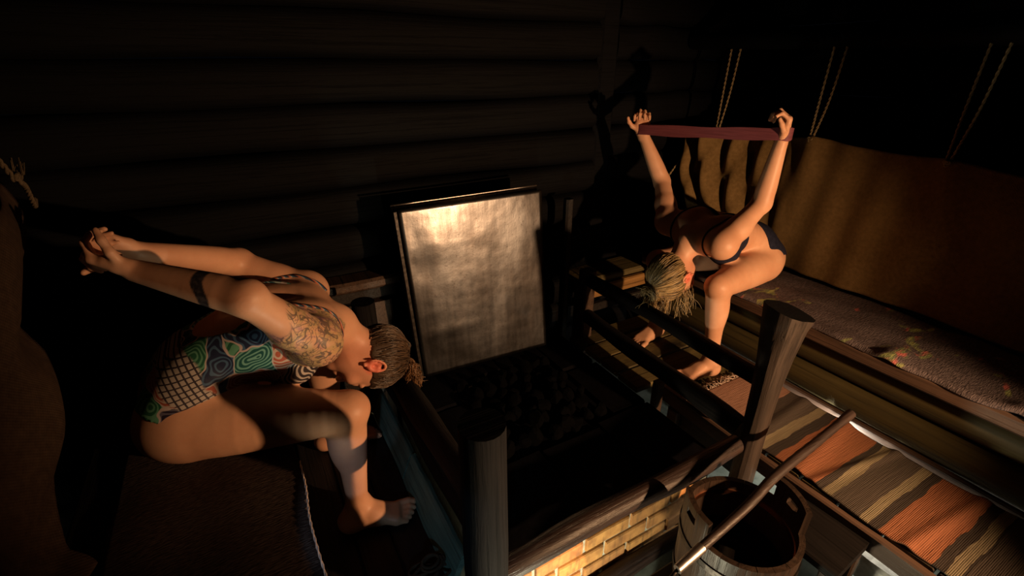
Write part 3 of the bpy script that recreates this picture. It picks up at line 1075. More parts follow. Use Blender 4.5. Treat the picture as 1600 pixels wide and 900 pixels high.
# ================================================================== PEOPLE
class Field:
    """signed distance field on a local grid; parts are blended in with a smooth union"""

    def __init__(self, lo, hi, h):
        self.lo = np.array(lo, float); self.h = h
        self.n = np.ceil((np.array(hi) - self.lo) / h).astype(int) + 1
        self.F = np.full(tuple(self.n), .08, np.float32)

    def copy(self):
        o = Field.__new__(Field)
        o.lo, o.h, o.n, o.F = self.lo, self.h, self.n, self.F.copy()
        return o

    def window(self, a, b):
        i0 = np.clip(np.floor((np.array(a) - self.lo) / self.h).astype(int), 0, self.n - 1)
        i1 = np.clip(np.ceil((np.array(b) - self.lo) / self.h).astype(int) + 1, 1, self.n)
        if np.any(i1 <= i0): return None, None
        sl = tuple(slice(p, q) for p, q in zip(i0, i1))
        ax = [self.lo[k] + self.h * np.arange(i0[k], i1[k], dtype=np.float32) for k in range(3)]
        g = np.meshgrid(*[x.astype(np.float32) for x in ax], indexing='ij')
        return sl, g

    def blend(self, sl, d, k, sub=False):
        f = self.F[sl]
        if sub:
            d = -d
            hh = np.maximum(k - np.abs(f - d), 0) / k
            self.F[sl] = np.maximum(f, d) + hh * hh * k * .25
        else:
            hh = np.maximum(k - np.abs(f - d), 0) / k
            self.F[sl] = np.minimum(f, d) - hh * hh * k * .25

    def loft(self, a, b, wa, da=None, wb=None, db=None, lat=(0, 1, 0), k=.02, sub=False):
        """rounded bar from a to b whose section is a stadium: half width w along lat, half depth d"""
        da = wa if da is None else da
        wb = wa if wb is None else wb
        db = (wb if da == wa else da) if db is None else db
        a = np.array(a, float); b = np.array(b, float)
        lat = np.array(lat, float); lat /= np.linalg.norm(lat)
        pad = max(wa, wb, da, db) + .035
        sl, g = self.window(np.minimum(a, b) - pad, np.maximum(a, b) + pad)
        if sl is None: return self
        ab = b - a
        L2 = float(ab @ ab) + 1e-12
        qx, qy, qz = g[0] - np.float32(a[0]), g[1] - np.float32(a[1]), g[2] - np.float32(a[2])
        t = np.clip((qx * ab[0] + qy * ab[1] + qz * ab[2]) / L2, 0, 1).astype(np.float32)
        qx = qx - t * np.float32(ab[0]); qy = qy - t * np.float32(ab[1]); qz = qz - t * np.float32(ab[2])
        W = wa + (wb - wa) * t; D = da + (db - da) * t
        u = qx * lat[0] + qy * lat[1] + qz * lat[2]
        r2 = qx * qx + qy * qy + qz * qz - u * u
        e = np.maximum(np.abs(u) - np.maximum(W - D, 0), 0)
        d = np.sqrt(np.maximum(r2, 0) + e * e) - D
        self.blend(sl, d.astype(np.float32), k, sub)
        return self

    def ball(self, c, r, R=None, k=.02, sub=False):
        """ellipsoid: radii r along the rows of R"""
        c = np.array(c, float)
        r = np.array([r] * 3 if np.isscalar(r) else r, float)
        R = np.eye(3) if R is None else np.array(R, float)
        pad = r.max() + .035
        sl, g = self.window(c - pad, c + pad)
        if sl is None: return self
        q = [g[i] - np.float32(c[i]) for i in range(3)]
        l = [(q[0] * R[i][0] + q[1] * R[i][1] + q[2] * R[i][2]) / r[i] for i in range(3)]
        k0 = np.sqrt(l[0] ** 2 + l[1] ** 2 + l[2] ** 2)
        k1 = np.sqrt((l[0] / r[0]) ** 2 + (l[1] / r[1]) ** 2 + (l[2] / r[2]) ** 2) + 1e-6
        d = k0 * (k0 - 1) / k1
        self.blend(sl, d.astype(np.float32), k, sub)
        return self

    def path(self, P, W, D, lat=(0, 1, 0), k=.02, sub=4):
        """smooth limb or trunk: stadium sections along a spline, joined without bulges, blended once"""
        n = (len(P) - 1) * sub + 1
        P = spline(P, n)
        WD = spline([(w_, d_, 0) for w_, d_ in zip(W, D)], n)
        lat = np.array(lat, float); lat /= np.linalg.norm(lat)
        pad = max(max(W), max(D)) + .035
        sl, g = self.window(P.min(0) - pad, P.max(0) + pad)
        best = None
        for i in range(n - 1):
            a, b = P[i], P[i + 1]
            ab = b - a
            qx, qy, qz = (g[j] - np.float32(a[j]) for j in range(3))
            t = np.clip((qx * ab[0] + qy * ab[1] + qz * ab[2]) / (float(ab @ ab) + 1e-12), 0, 1).astype(np.float32)
            qx = qx - t * np.float32(ab[0]); qy = qy - t * np.float32(ab[1]); qz = qz - t * np.float32(ab[2])
            W_ = WD[i, 0] + (WD[i + 1, 0] - WD[i, 0]) * t; D_ = WD[i, 1] + (WD[i + 1, 1] - WD[i, 1]) * t
            u = qx * lat[0] + qy * lat[1] + qz * lat[2]
            r2 = qx * qx + qy * qy + qz * qz - u * u
            e = np.maximum(np.abs(u) - np.maximum(W_ - D_, 0), 0)
            d = np.sqrt(np.maximum(r2, 0) + e * e) - D_
            best = d if best is None else np.minimum(best, d)
        self.blend(sl, best.astype(np.float32), k)
        return self

    def chain(self, P, R, k=.02):
        return self.path(P, R, R, k=k, sub=3)

    def grid(self):
        ax = [self.lo[k] + self.h * np.arange(self.n[k], dtype=np.float32) for k in range(3)]
        return np.meshgrid(*[x.astype(np.float32) for x in ax], indexing='ij')

    def value(self, p):
        q = (np.atleast_2d(p) - self.lo) / self.h
        i = np.clip(np.floor(q).astype(int), 0, self.n - 2)
        f = q - i
        out = 0
        for dx in (0, 1):
            for dy in (0, 1):
                for dz in (0, 1):
                    wgt = (f[:, 0] if dx else 1 - f[:, 0]) * (f[:, 1] if dy else 1 - f[:, 1]) * (f[:, 2] if dz else 1 - f[:, 2])
                    out = out + wgt * self.F[i[:, 0] + dx, i[:, 1] + dy, i[:, 2] + dz]
        return out

    def onto(self, P, off=0.0, it=12):
        """push points onto the surface"""
        P = np.array(P, float)
        e = self.h
        for _ in range(it):
            d = self.value(P) - off
            G = np.stack([self.value(P + np.eye(3)[i] * e) - self.value(P - np.eye(3)[i] * e) for i in range(3)], 1)
            G /= np.linalg.norm(G, axis=1)[:, None] + 1e-9
            P = P - G * d[:, None] * .8
        return P

    def mesh(self, F=None):
        F = self.F if F is None else F
        S = F < 0
        c = [S[i:S.shape[0] - 1 + i, j:S.shape[1] - 1 + j, k:S.shape[2] - 1 + k] for i in (0, 1) for j in (0, 1) for k in (0, 1)]
        cnt = sum(x.astype(np.int8) for x in c)
        act = (cnt > 0) & (cnt < 8)
        I = np.argwhere(act)
        idx = np.full(act.shape, -1, np.int32)
        idx[act] = np.arange(len(I))
        cor = np.array([(i, j, k) for i in (0, 1) for j in (0, 1) for k in (0, 1)])
        vals = np.stack([F[I[:, 0] + a, I[:, 1] + b, I[:, 2] + d] for a, b, d in cor], 1)
        acc = np.zeros((len(I), 3)); nc = np.zeros(len(I))
        for p in range(8):
            for q in range(p + 1, 8):
                if np.abs(cor[p] - cor[q]).sum() != 1: continue
                m = (vals[:, p] < 0) != (vals[:, q] < 0)
                t = vals[m, p] / (vals[m, p] - vals[m, q])
                acc[m] += cor[p] + t[:, None] * (cor[q] - cor[p])
                nc[m] += 1
        V = (I + acc / nc[:, None]) * self.h + self.lo
        quads = []
        for axn in range(3):
            o = [a for a in range(3) if a != axn]
            s0 = [slice(1, -1)] * 3; s1 = [slice(1, -1)] * 3
            s0[axn] = slice(0, -1); s1[axn] = slice(1, None)
            A = S[tuple(s0)]; B = S[tuple(s1)]
            E = np.argwhere(A != B)
            fl_ = A[tuple(E.T)]
            base = E.copy()
            base[:, o[0]] += 1; base[:, o[1]] += 1
            def cell(d0, d1):
                cc = base.copy()
                cc[:, o[0]] += d0; cc[:, o[1]] += d1
                return idx[tuple(cc.T)]
            q = np.stack([cell(-1, -1), cell(0, -1), cell(0, 0), cell(-1, 0)], 1)
            if axn == 1: q = q[:, ::-1]
            q[~fl_] = q[~fl_][:, ::-1]
            quads.append(q)
        Q = np.vstack(quads)
        return V, Q[(Q >= 0).all(1)]


def relax(V, Q, it=2, lam=.5):
    e = np.vstack([Q[:, [0, 1]], Q[:, [1, 2]], Q[:, [2, 3]], Q[:, [3, 0]]])
    for _ in range(it):
        s = np.zeros_like(V); c = np.zeros(len(V))
        for a, b in ((0, 1), (1, 0)):
            for ax in range(3):
                s[:, ax] += np.bincount(e[:, a], V[e[:, b], ax], len(V))
            c += np.bincount(e[:, a], minlength=len(V))
        V = V + lam * (s / np.maximum(c, 1)[:, None] - V)
    return V


def unit(v):
    v = np.array(v, float)
    return v / np.linalg.norm(v)


def hand(S, wrist, d, n_, thumb_side, curl, spread=0.0, size=1.0, thumb=(.35, .3), k=.006):
    """palm + five fingers. d: towards the fingers, n_: the way the palm faces, thumb_side: +1/-1 of d x n_"""
    wrist = np.array(wrist, float)
    d = unit(d); n_ = unit(np.array(n_) - d * (np.array(n_) @ d))
    t = np.cross(d, n_) * thumb_side
    s = size
    S.loft(wrist - d * .015, wrist + d * .03 * s, .025 * s, .018 * s, .031 * s, .016 * s, lat=t, k=.012)
    S.loft(wrist + d * .03 * s, wrist + d * .082 * s, .033 * s, .0155 * s, .038 * s, .0125 * s, lat=t, k=.012)
    S.loft(wrist + d * .012 * s + t * .02 * s + n_ * .006, wrist + d * .05 * s + t * .024 * s + n_ * .008, .015 * s, k=.012)
    L = np.array([.043, .026, .022]) * s
    for i in range(4):
        base = wrist + d * (.080, .086, .082, .074)[i] * s + t * (.029, .0098, -.0098, -.028)[i] * s
        fl_ = (.95, 1.06, 1.0, .78)[i]
        a = 0.0
        p = base
        side = t * (spread * (1.5 - i) / 1.5)
        rr = (.0088, .0092, .0088, .0078)[i] * s
        cu = curl[i] if hasattr(curl[0], '__len__') else curl
        for j in range(3):
            a += cu[j]
            dirv = unit(d * math.cos(a) + n_ * math.sin(a) + side)
            q = p + dirv * L[j] * fl_
            r0 = rr * (1 - .09 * j); r1 = rr * (1 - .09 * (j + 1))
            S.loft(p, q, r0, r0, r1, r1, k=.0045 if j else .006)
            p = q
    p = wrist + d * .022 * s + t * .024 * s + n_ * .006
    dv = unit(t * .75 + d * .55 + n_ * thumb[0])
    for j, (l_, r0, r1) in enumerate(((.036, .0125, .0105), (.030, .0105, .0095), (.024, .0095, .0075))):
        q = p + dv * l_ * s
        S.loft(p, q, r0 * s, r0 * s, r1 * s, r1 * s, k=.006)
        p = q
        dv = unit(dv + d * .35 + n_ * thumb[1] - t * .25)


def foot(S, ankle, heel, toe, floor_z=0.0, little=-1):
    """ankle joint, heel and big-toe-tip on the ground; little: side (+1/-1 of up x forward) of the small toe"""
    ankle, heel, toe = (np.array(p, float) for p in (ankle, heel, toe))
    f = toe - heel; f[2] = 0
    L = np.linalg.norm(f); f /= L
    lat = np.cross([0, 0, 1.0], f) * little
    up = np.array([0, 0, 1.0])
    h0 = heel + f * .028 + up * .028
    S.ball(h0, (.036, .028, .032), [f, lat, up], k=.02)
    S.loft(ankle, h0 + up * .01, .031, .031, .028, .028, k=.03)
    mid = heel + f * L * .45 + up * .040
    ball_ = heel + f * L * .70 + lat * .006 + up * .022
    S.loft(ankle + f * .012 - up * .012, mid, .029, .029, .031, .024, lat=lat, k=.03)
    S.loft(h0, mid - up * .012, .028, .027, .032, .024, lat=lat, k=.03)
    S.loft(mid, ball_, .033, .025, .044, .019, lat=lat, k=.02)
    S.ball(ankle + lat * .028 - up * .004, .012, k=.014)
    S.ball(ankle - lat * .028 + up * .004, .013, k=.014)
    for i in range(5):
        o = (-.031, -.011, .006, .021, .034)[i]
        tipf = (1.0, .99, .955, .915, .865)[i]
        r = (.0125, .0092, .0088, .0084, .0082)[i]
        b = heel + f * L * (.76 - .018 * i) + lat * o * 1.02 + up * (r + .008)
        m_ = heel + f * (L * tipf - r * 2.3) + lat * o * 1.08 + up * (r + .007)
        e_ = heel + f * (L * tipf - r) + lat * o * 1.06 + up * (r + .001)
        S.loft(b, m_, r * 1.02, k=.008)
        S.loft(m_, e_, r, r, r * .95, r * .95, k=.004)


def head(S, c, u, f, lat):
    """c: centre of the skull, u: to the crown, f: the way the face looks"""
    c = np.array(c, float)
    B = [u, f, lat]
    S.ball(c + u * .012 - f * .008, (.096, .100, .077), B, k=.02)
    S.ball(c - u * .030 + f * .032, (.085, .062, .064), B, k=.03)
    S.loft(c - u * .070 + f * .030, c - u * .092 + f * .068, .050, .03, .022, .017, lat=lat, k=.025)          # jaw
    S.ball(c - u * .098 + f * .078, .015, k=.015)                                                              # chin
    S.loft(c - u * .002 + f * .094, c - u * .042 + f * .109, .007, .007, .010, .010, k=.010)                   # nose
    for s in (-1, 1):
        S.ball(c - u * .045 + f * .100 + lat * s * .011, .0075, k=.008)
        S.ball(c + f * .088 + lat * s * .033 - u * .003, (.013, .010, .019), B, k=.010, sub=True)              # eye socket
        S.ball(c + f * .084 + lat * s * .032 - u * .004, (.011, .012, .014), B, k=.004)                        # lid over the eye
        S.loft(c + u * .017 + f * .093 + lat * s * .013, c + u * .016 + f * .082 + lat * s * .048, .006, k=.012)  # brow
        S.ball(c - u * .030 + f * .073 + lat * s * .043, .020, k=.02)                                          # cheek
        # ear: a rim of short arcs round a thin shell
        ec = c - u * .012 - f * .004 + lat * s * .072
        e1 = unit(u * .96 - f * .25); e2 = unit(f * .96 + u * .25)
        out = unit(lat * s - f * .45)
        rim = []
        for i in range(11):
            a = -.5 + i / 10 * 4.4
            rim.append(ec + e1 * (.031 * math.sin(a) if a < 3.2 else .031 * math.sin(a) * 1.05) - e2 * (-.018 * math.cos(a)) + out * (.012 + .008 * (1 if i > 1 else 0)))
        for p, q in zip(rim, rim[1:]): S.loft(p, q, .0042, k=.003)
        S.loft(ec + e1 * .014 + out * .010, ec - e1 * .016 + out * .008, .020, .006, .015, .006, lat=e2, k=.006)
        S.ball(ec + out * .004, (.024, .016, .014), [e1, e2, out], k=.008)
        S.ball(ec - e1 * .004 + e2 * .006 + out * .019, (.011, .007, .007), [e1, e2, out], k=.005, sub=True)
        S.loft(ec - e1 * .012 - e2 * .008 + out * .014, ec + e1 * .014 - e2 * .007 + out * .016, .0035, k=.003)
        S.ball(ec - e1 * .031 + e2 * .004 + out * .010, (.009, .007, .005), [e1, e2, out], k=.005)
    S.loft(c - u * .062 + f * .093 + lat * .015, c - u * .062 + f * .093 - lat * .015, .006, k=.006)           # lips
    S.loft(c - u * .072 + f * .091 + lat * .012, c - u * .072 + f * .091 - lat * .012, .0065, k=.006)


def hair_strands(c, u, f, lat, knot_dir, count, n=14, lift=.010, wild=.004, seed=1, line_=(-.012, .75), part=None):
    """strands combed over the skull from the hairline to the knot"""
    r = np.random.default_rng(seed)
    rad = np.array([.100, .104, .080])
    cc = np.array(c) + u * .012 - f * .008
    kd = unit(np.array([knot_dir[0], knot_dir[1], knot_dir[2]]))
    out = []
    while len(out) < count:
        d = unit(r.normal(size=3))
        P = d * rad
        if P[0] < line_[0] + line_[1] * P[1] - .004 - (.016 if r.uniform() < .4 else 0): continue
        if r.uniform() > .35 and P[0] > line_[0] + line_[1] * P[1] + .045: continue
        pts = []
        lf = lift + r.uniform(-.003, .004)
        ph = r.uniform(0, 6, 2); am = r.uniform(.2, 1) * wild
        for i in range(n):
            t = i / (n - 1)
            q = unit(d * (1 - t) + kd * t)
            rr = 1.0 / math.sqrt(((q / rad) ** 2).sum())
            rr += lf * (.35 + .65 * min(1, t * 4)) + .012 * max(0, t - .75) / .25 * .6
            p = q * rr
            p = p + am * np.array([math.sin(t * 7 + ph[0]), math.sin(t * 6 + ph[1]), math.sin(t * 8 + ph[0] + 1)]) * math.sin(math.pi * t)
            pts.append(cc + u * p[0] + f * p[1] + lat * p[2])
        out.append(pts)
    return out


def strand_tone(st, sides, seed=5):
    r = np.random.default_rng(seed)
    return np.repeat(r.uniform(0, 1, len(st)), len(st[0]) * sides)


def set_attr(o, name, val):
    a = o.data.attributes.new(name, 'FLOAT', 'POINT')
    a.data.foreach_set('value', np.asarray(val, np.float32))


def hair_cap(S, c, u, f, lat, knot_dir, name, mat, parent, extra, strand_r, line_=(-.012, .75), off=.006, lo=None):
    """scalp hair: shell on the skull plus strands"""
    c = np.array(c, float)
    h = Field(c - .17, c + .17, .0045)
    h.ball(c + u * .012 - f * .008, (.096 + off, .100 + off, .077 + off), [u, f, lat], k=.01)
    kd = unit(u * knot_dir[0] + f * knot_dir[1] + lat * knot_dir[2])
    g = h.grid()
    q = [g[i] - np.float32(c[i]) for i in range(3)]
    uu = q[0] * u[0] + q[1] * u[1] + q[2] * u[2]
    ff = q[0] * f[0] + q[1] * f[1] + q[2] * f[2]
    ll = q[0] * lat[0] + q[1] * lat[1] + q[2] * lat[2]
    reg = (line_[0] + line_[1] * ff) - uu + .005 * np.sin(ll * 130 + 2 * np.sin(ll * 60)) + .005 * np.sin(ll * 310)
    inner = -(np.sqrt((uu / .09) ** 2 + (ff / .094) ** 2 + (ll / .071) ** 2) - 1) * .08
    F = np.maximum(np.maximum(h.F, reg * .8), inner)
    V, Q = h.mesh(F)
    V = relax(V, Q, 2)
    Vs, Qs = tubes_np(extra, strand_r, strand_r * .7, 4)
    o = obj_np(name, np.vstack([V, Vs]), np.vstack([Q, Qs + len(V)]), mat, parent)
    set_attr(o, 'tone', np.concatenate([np.full(len(V), .25), strand_tone(extra, 4)]))
    return o


def cloth_from(S, region, t, name, mat, parent, it=2):
    """garment: the body surface grown by t, cut to a region (region<0 keeps)"""
    F = np.maximum(S.F - np.float32(t), region.astype(np.float32))
    F = np.maximum(F, -(S.F + .012))
    V, Q = S.mesh(F)
    V = relax(V, Q, it)
    return obj_np(name, V, Q, mat, parent)


def strap(S, pts, w_, t, name, mat, parent, n=40, off=.002):
    """narrow band lying on the body along a path"""
    P = S.onto(spline(pts, n), off)
    P[1:-1] = (P[:-2] + P[1:-1] * 2 + P[2:]) / 4
    return MB().tube(P, [w_] * n, 8, True, 0, t / w_).build(name, mat, parent, True)


def strand_wisps(P0, dirs, L, n=10, curlamp=.006, seed=3, grav=.02):
    r = np.random.default_rng(seed)
    out = []
    for p, d in zip(P0, dirs):
        l_ = L * r.uniform(.6, 1.3)
        a = unit(np.cross(d, r.normal(size=3)))
        ph = r.uniform(0, 6)
        out.append([p + d * l_ * t + a * curlamp * math.sin(t * r.uniform(3, 3.5) + ph) * t + np.array([0, 0, -grav]) * t * t for t in np.linspace(0, 1, n)])
    return out


# ------------------------------------------------------------------ people materials
def skin(name, base, warm, ink=False):
    n = NT(name)
    v = n.mapping((1, 1, 1))
    m1 = n.noise(v, 9, 4)
    c = n.ramp(m1, [(.3, warm), (.7, base)])
    fine = n.noise(v, 240, 3)
    c = n.mix(n.math('MULTIPLY', fine, .12), c, tuple(x * .5 for x in base))
    c = n.mix(n.math('MULTIPLY', n.attr('red_glow'), .75), c, (.62, .13, .09))  # red glow of light through the ears, painted into the skin colour
    if ink:
        # shoulder piece: line work over washes of green, violet and grey
        def contour(sc_, mult, wd, dist):
            q = n.math('FRACT', n.math('MULTIPLY', n.noise(v, sc_, 1.5, .4, dist), mult))
            return n.ramp(n.math('ABSOLUTE', n.math('SUBTRACT', q, .5)), [(wd, (1, 1, 1)), (wd * 2.2, (0, 0, 0))])
        ln = n.math('MAXIMUM', contour(20, 5, .055, 1.2), contour(11, 4, .035, 2.0))
        ln2 = contour(46, 4, .07, .8)
        wash = n.ramp(n.noise(v, 15, 3, .6, .8), [(.34, (.20, .11, .19)), (.44, (.55, .33, .20)), (.54, (.30, .27, .11)), (.64, (.50, .30, .19)), (.74, (.22, .13, .17))])
        a = n.attr('tattoo')
        c = n.mix(n.math('MULTIPLY', a, .62), c, wash)
        c = n.mix(n.math('MULTIPLY', n.math('MULTIPLY', a, ln), .72), c, (.05, .04, .05))
        c = n.mix(n.math('MULTIPLY', n.math('MULTIPLY', a, ln2), .45), c, (.08, .06, .07))
        b = n.attr('solid_ink')
        gr = n.ramp(n.noise(v, 80, 2), [(.45, (.028, .024, .030)), (.62, (.075, .06, .065))])
        c = n.mix(b, c, gr)
    n.bump(fine, .08, .002)
    n.bsdf.inputs['Subsurface Weight'].default_value = .12
    n.bsdf.inputs['Subsurface Radius'].default_value = (.012, .005, .003)
    n.bsdf.inputs['Subsurface Scale'].default_value = .6
    return n.out(c, .47, spec=.30)


M['skin_a'] = skin('skin_tattooed', (.60, .33, .21), (.50, .25, .155), True)
M['skin_b'] = skin('skin_plain', (.62, .35, .225), (.53, .27, .165))


def hairmat(name, c1, c2):
    n = NT(name)
    g = n.math('ADD', n.math('MULTIPLY', n.attr('tone'), .8), n.math('MULTIPLY', n.noise(n.mapping((1, 1, 1)), 25, 2), .2))
    n.bsdf.inputs['Anisotropic'].default_value = .4
    return n.out(n.ramp(g, [(.15, c1), (.85, c2)]), .38, spec=.5)


M['hair_brown'] = hairmat('hair_brown', (.028, .016, .010), (.105, .062, .036))
M['hair_curl'] = hairmat('hair_curl', (.09, .040, .016), (.24, .115, .045))
M['hair_blond'] = hairmat('hair_blond', (.085, .062, .032), (.46, .32, .15))
M['navy'] = cloth('navy', (.010, .011, .024), (.022, .024, .045), 300, .7, .6)
M['black_strap'] = simple('black_strap', (.008, .008, .010), (.02, .02, .022), 60, .6, .1)

# swimsuit print
n = NT('swimsuit_print')
v = n.mapping((1, 1, 1))
nz = n.node('ShaderNodeTexNoise'); nz.inputs['Scale'].default_value = 9; n.link(v, nz.inputs['Vector'])
warp = n.node('ShaderNodeMix', data_type='VECTOR'); warp.inputs[0].default_value = .10
n.link(v, warp.inputs[4]); n.link(nz.outputs['Color'], warp.inputs[5])
vo = n.node('ShaderNodeTexVoronoi'); vo.inputs['Scale'].default_value = 13
n.link(warp.outputs[1], vo.inputs['Vector'])
vd = n.node('ShaderNodeTexVoronoi', feature='DISTANCE_TO_EDGE'); vd.inputs['Scale'].default_value = 13
n.link(warp.outputs[1], vd.inputs['Vector'])
cellr = n.sep(vo.outputs['Color'])[0]
rings = n.math('FRACT', n.math('MULTIPLY', vo.outputs['Distance'], 8.0))
dk = n.ramp(cellr, [(0, (.012, .07, .065)), (.2, (.015, .02, .05)), (.34, (.06, .012, .03)), (.44, (.02, .10, .055)), (.58, (.02, .014, .03)), (.70, (.03, .09, .12)), (.84, (.30, .07, .04)), (.9, (.03, .025, .03))], True)
lt = n.ramp(cellr, [(0, (.13, .30, .25)), (.2, (.05, .10, .18)), (.34, (.18, .07, .10)), (.44, (.10, .27, .17)), (.58, (.10, .09, .13)), (.70, (.30, .38, .36)), (.84, (.40, .30, .25)), (.9, (.42, .37, .34))], True)
cs = n.mix(n.ramp(rings, [(.55, (0, 0, 0)), (.6, (1, 1, 1))]), dk, lt)
edge = n.ramp(vd.outputs['Distance'], [(.016, (1, 1, 1)), (.028, (0, 0, 0))])
cs = n.mix(edge, cs, (.42, .34, .33))
# netted panel low on the flank
sp = n.sep(v)
aa = n.math('FRACT', n.math('MULTIPLY', n.math('ADD', sp[0], n.math('MULTIPLY', sp[2], .35)), 62))
bb_ = n.math('FRACT', n.math('MULTIPLY', n.math('SUBTRACT', sp[2], n.math('MULTIPLY', sp[0], .20)), 75))
net = n.math('MAXIMUM', n.math('LESS_THAN', aa, .30), n.math('LESS_THAN', bb_, .22))
netc = n.mix(net, (.40, .35, .32), (.04, .032, .04))
pan = n.ramp(n.math('ADD', n.noise(v, 7, 2), n.math('MULTIPLY', sp[0], 1.0)), [(.20, (0, 0, 0)), (.22, (1, 1, 1)), (.36, (1, 1, 1)), (.38, (0, 0, 0))])
cs = n.mix(n.attr('net'), cs, netc)
M['swimsuit'] = n.out(cs, .5, spec=.3)
n = NT('strap_print')
sx = n.math('FRACT', n.math('MULTIPLY', n.math('ADD', n.sep(n.mapping((1, 1, 1)))[0], n.sep(n.mapping((1, 1, 1)))[1]), 55))
M['strap_print'] = n.out(n.ramp(sx, [(0, (.015, .018, .04)), (.3, (.42, .11, .05)), (.55, (.30, .28, .28)), (.7, (.03, .07, .12))], True), .5)


def seg_coord(V, a, b):
    a = np.array(a); b = np.array(b)
    ab = b - a
    t = ((V - a) @ ab) / (ab @ ab)
    d = np.linalg.norm(V - (a + np.clip(t, 0, 1)[:, None] * ab), axis=1)
    return t, d


def sstep(x, a, b):
    t = np.clip((x - a) / (b - a), 0, 1)
    return t * t * (3 - 2 * t)


# ================================================================== WOMAN ON THE LEFT (faces +x, folded forward, arms stretched up behind)
pA = thing('person', (-.2, 1.4, .37), 'person in a patterned swimsuit bent forward on the left bench, hands clasped behind the back', 'person')
H = .0042
hipN, hipF = np.array([-.245, 1.305, .475]), np.array([-.245, 1.495, .475])
kneN, kneF = np.array([.128, 1.185, .448]), np.array([.135, 1.575, .445])
ankN, ankF = np.array([.112, 1.195, .075]), np.array([.105, 1.60, .075])
shN, shF = np.array([.095, 1.245, .655]), np.array([.120, 1.560, .675])
elN, wrN = np.array([-.045, 1.16, .862]), np.array([-.249, 1.30, .922])
elF, wrF = np.array([-.062, 1.63, .790]), np.array([-.262, 1.44, .925])
T = Field((-.46, 1.02, -.02), (.50, 1.80, 1.06), H)
# trunk
spine = [((-.255, .500), .155, .105), ((-.215, .565), .150, .105), ((-.135, .615), .128, .098), ((-.055, .640), .138, .105), ((.020, .645), .150, .105), ((.085, .640), .135, .090)]
T.path([(p[0], 1.40, p[1]) for p, _, _ in spine], [w_ for _, w_, _ in spine], [d_ for _, _, d_ in spine], k=.03)
for s in (-1, 1):
    T.ball((-.275, 1.40 + s * .085, .475), (.105, .085, .100), k=.04)
    T.ball((.02, 1.40 + s * .075, .565), (.065, .062, .058), k=.03)           # bust
    T.ball((-.005, 1.40 + s * .085, .715), (.075, .055, .040), k=.03)         # shoulder blades
T.loft((-.10, 1.40, .735), (.06, 1.40, .752), .008, k=.04, sub=True)
torsoA = T.copy()
# neck, shoulders, arms
T.loft((.075, 1.40, .655), (.175, 1.40, .625), .062, .055, .050, .050, k=.04)
T.loft((.155, 1.40, .628), (.222, 1.40, .535), .050, .050, .052, .052, k=.03)
for sh, el, wr, nsign in ((shN, elN, wrN, -1), (shF, elF, wrF, 1)):
    mid = np.array([.085, 1.40 + nsign * .07, .66])
    T.loft(mid, sh, .068, .068, .060, .060, k=.05)
    dv = el - sh
    T.ball(sh + dv * .06, .060, k=.03)
    T.chain([sh, sh + dv * .35, sh + dv * .75, el], [.056, .050, .043, .040], k=.02)
    T.ball(sh + dv * .45 + np.array([0, 0, -.012]), .046, k=.03)
    fv = wr - el
    T.chain([el, el + fv * .22, el + fv * .6, wr], [.040, .0415, .034, .0255], k=.02)
    T.ball(el + np.array([.012, 0, .006]), .033, k=.015)
# legs
for hp_, kn, an_, s in ((hipN, kneN, ankN, -1), (hipF, kneF, ankF, 1)):
    dv = kn - hp_
    T.chain([hp_, hp_ + dv * .3, hp_ + dv * .65, hp_ + dv * .9, kn], [.098, .092, .076, .063, .058], k=.03)
    T.ball(kn + np.array([.022, 0, .006]), .042, k=.02)
    sv = an_ - kn
    T.chain([kn, kn + sv * .3, kn + sv * .65, an_], [.054, .048, .038, .031], k=.02)
    T.ball(kn + sv * .30 + np.array([-.022, 0, 0]), (.040, .040, .085), k=.03)
foot(T, ankN, (.055, 1.19, 0), (.286, 1.137, 0), little=-1)
foot(T, ankF, (.05, 1.60, 0), (.285, 1.575, 0), little=1)
# head hanging
cA = np.array([.252, 1.395, .470])
uA = unit((.70, -.03, -.72)); fA = unit(np.array([-.72, -.02, -.70]) - uA * (np.array([-.72, -.02, -.70]) @ uA)); lA = np.cross(uA, fA)
head(T, cA, uA, fA, lA)
# hands: right hand below with open curled fingers, left hand laid into it
hand(T, wrN, unit((-.72, .38, .28)), (.25, .45, .85), -1, (.85, 1.0, .7), .03, .97, (.6, .35))
hand(T, wrF, unit((-.62, -.42, .52)), (-.30, -.85, -.25), -1, (1.05, 1.2, .7), .05, .98, (.2, .5))
T.F = np.maximum(T.F, (-T.grid()[2] + .001))
V, Q = T.mesh()
V = relax(V, Q, 1, .4)
bodyA = obj_np('body', V, Q, M['skin_a'], pA)
t, d = seg_coord(V, shN + (elN - shN) * -.35, elN)
nearY = V[:, 1] < 1.345
wob_ = .05 * np.sin(V[:, 2] * 60) + .04 * np.sin(V[:, 0] * 85)
tat = sstep(t + wob_, .02, .06) * (1 - sstep(t + wob_, .70, .76)) * (d < .10) * nearY * (V[:, 2] > .585)
t2, d2 = seg_coord(V, elN, wrN)
c1 = (t2 - .33 - .8 * (V[:, 2] - .885))
solid = (1 - sstep(np.abs(c1 - .03 * np.sin(V[:, 2] * 70)), .045, .06)) * (d2 < .06) * (V[:, 1] < 1.33) * (t2 > .1)
dots = np.maximum(1 - sstep(np.abs(t2 - .74), .012, .02), 1 - sstep(np.abs(t2 - .66), .02, .03)) * (d2 < .05) * (np.abs(((V - elN) @ np.array([0.2, 0, 1.0])) - .055) < .008)
set_attr(bodyA, 'tattoo', tat)
set_attr(bodyA, 'solid_ink', np.clip(solid + dots * .8, 0, 1))
fl = np.zeros(len(V))
for s in (-1, 1):
    ec = cA - uA * .012 - fA * .004 + lA * s * .082
    fl = np.maximum(fl, 1 - sstep(np.linalg.norm(V - ec, axis=1), .020, .045))
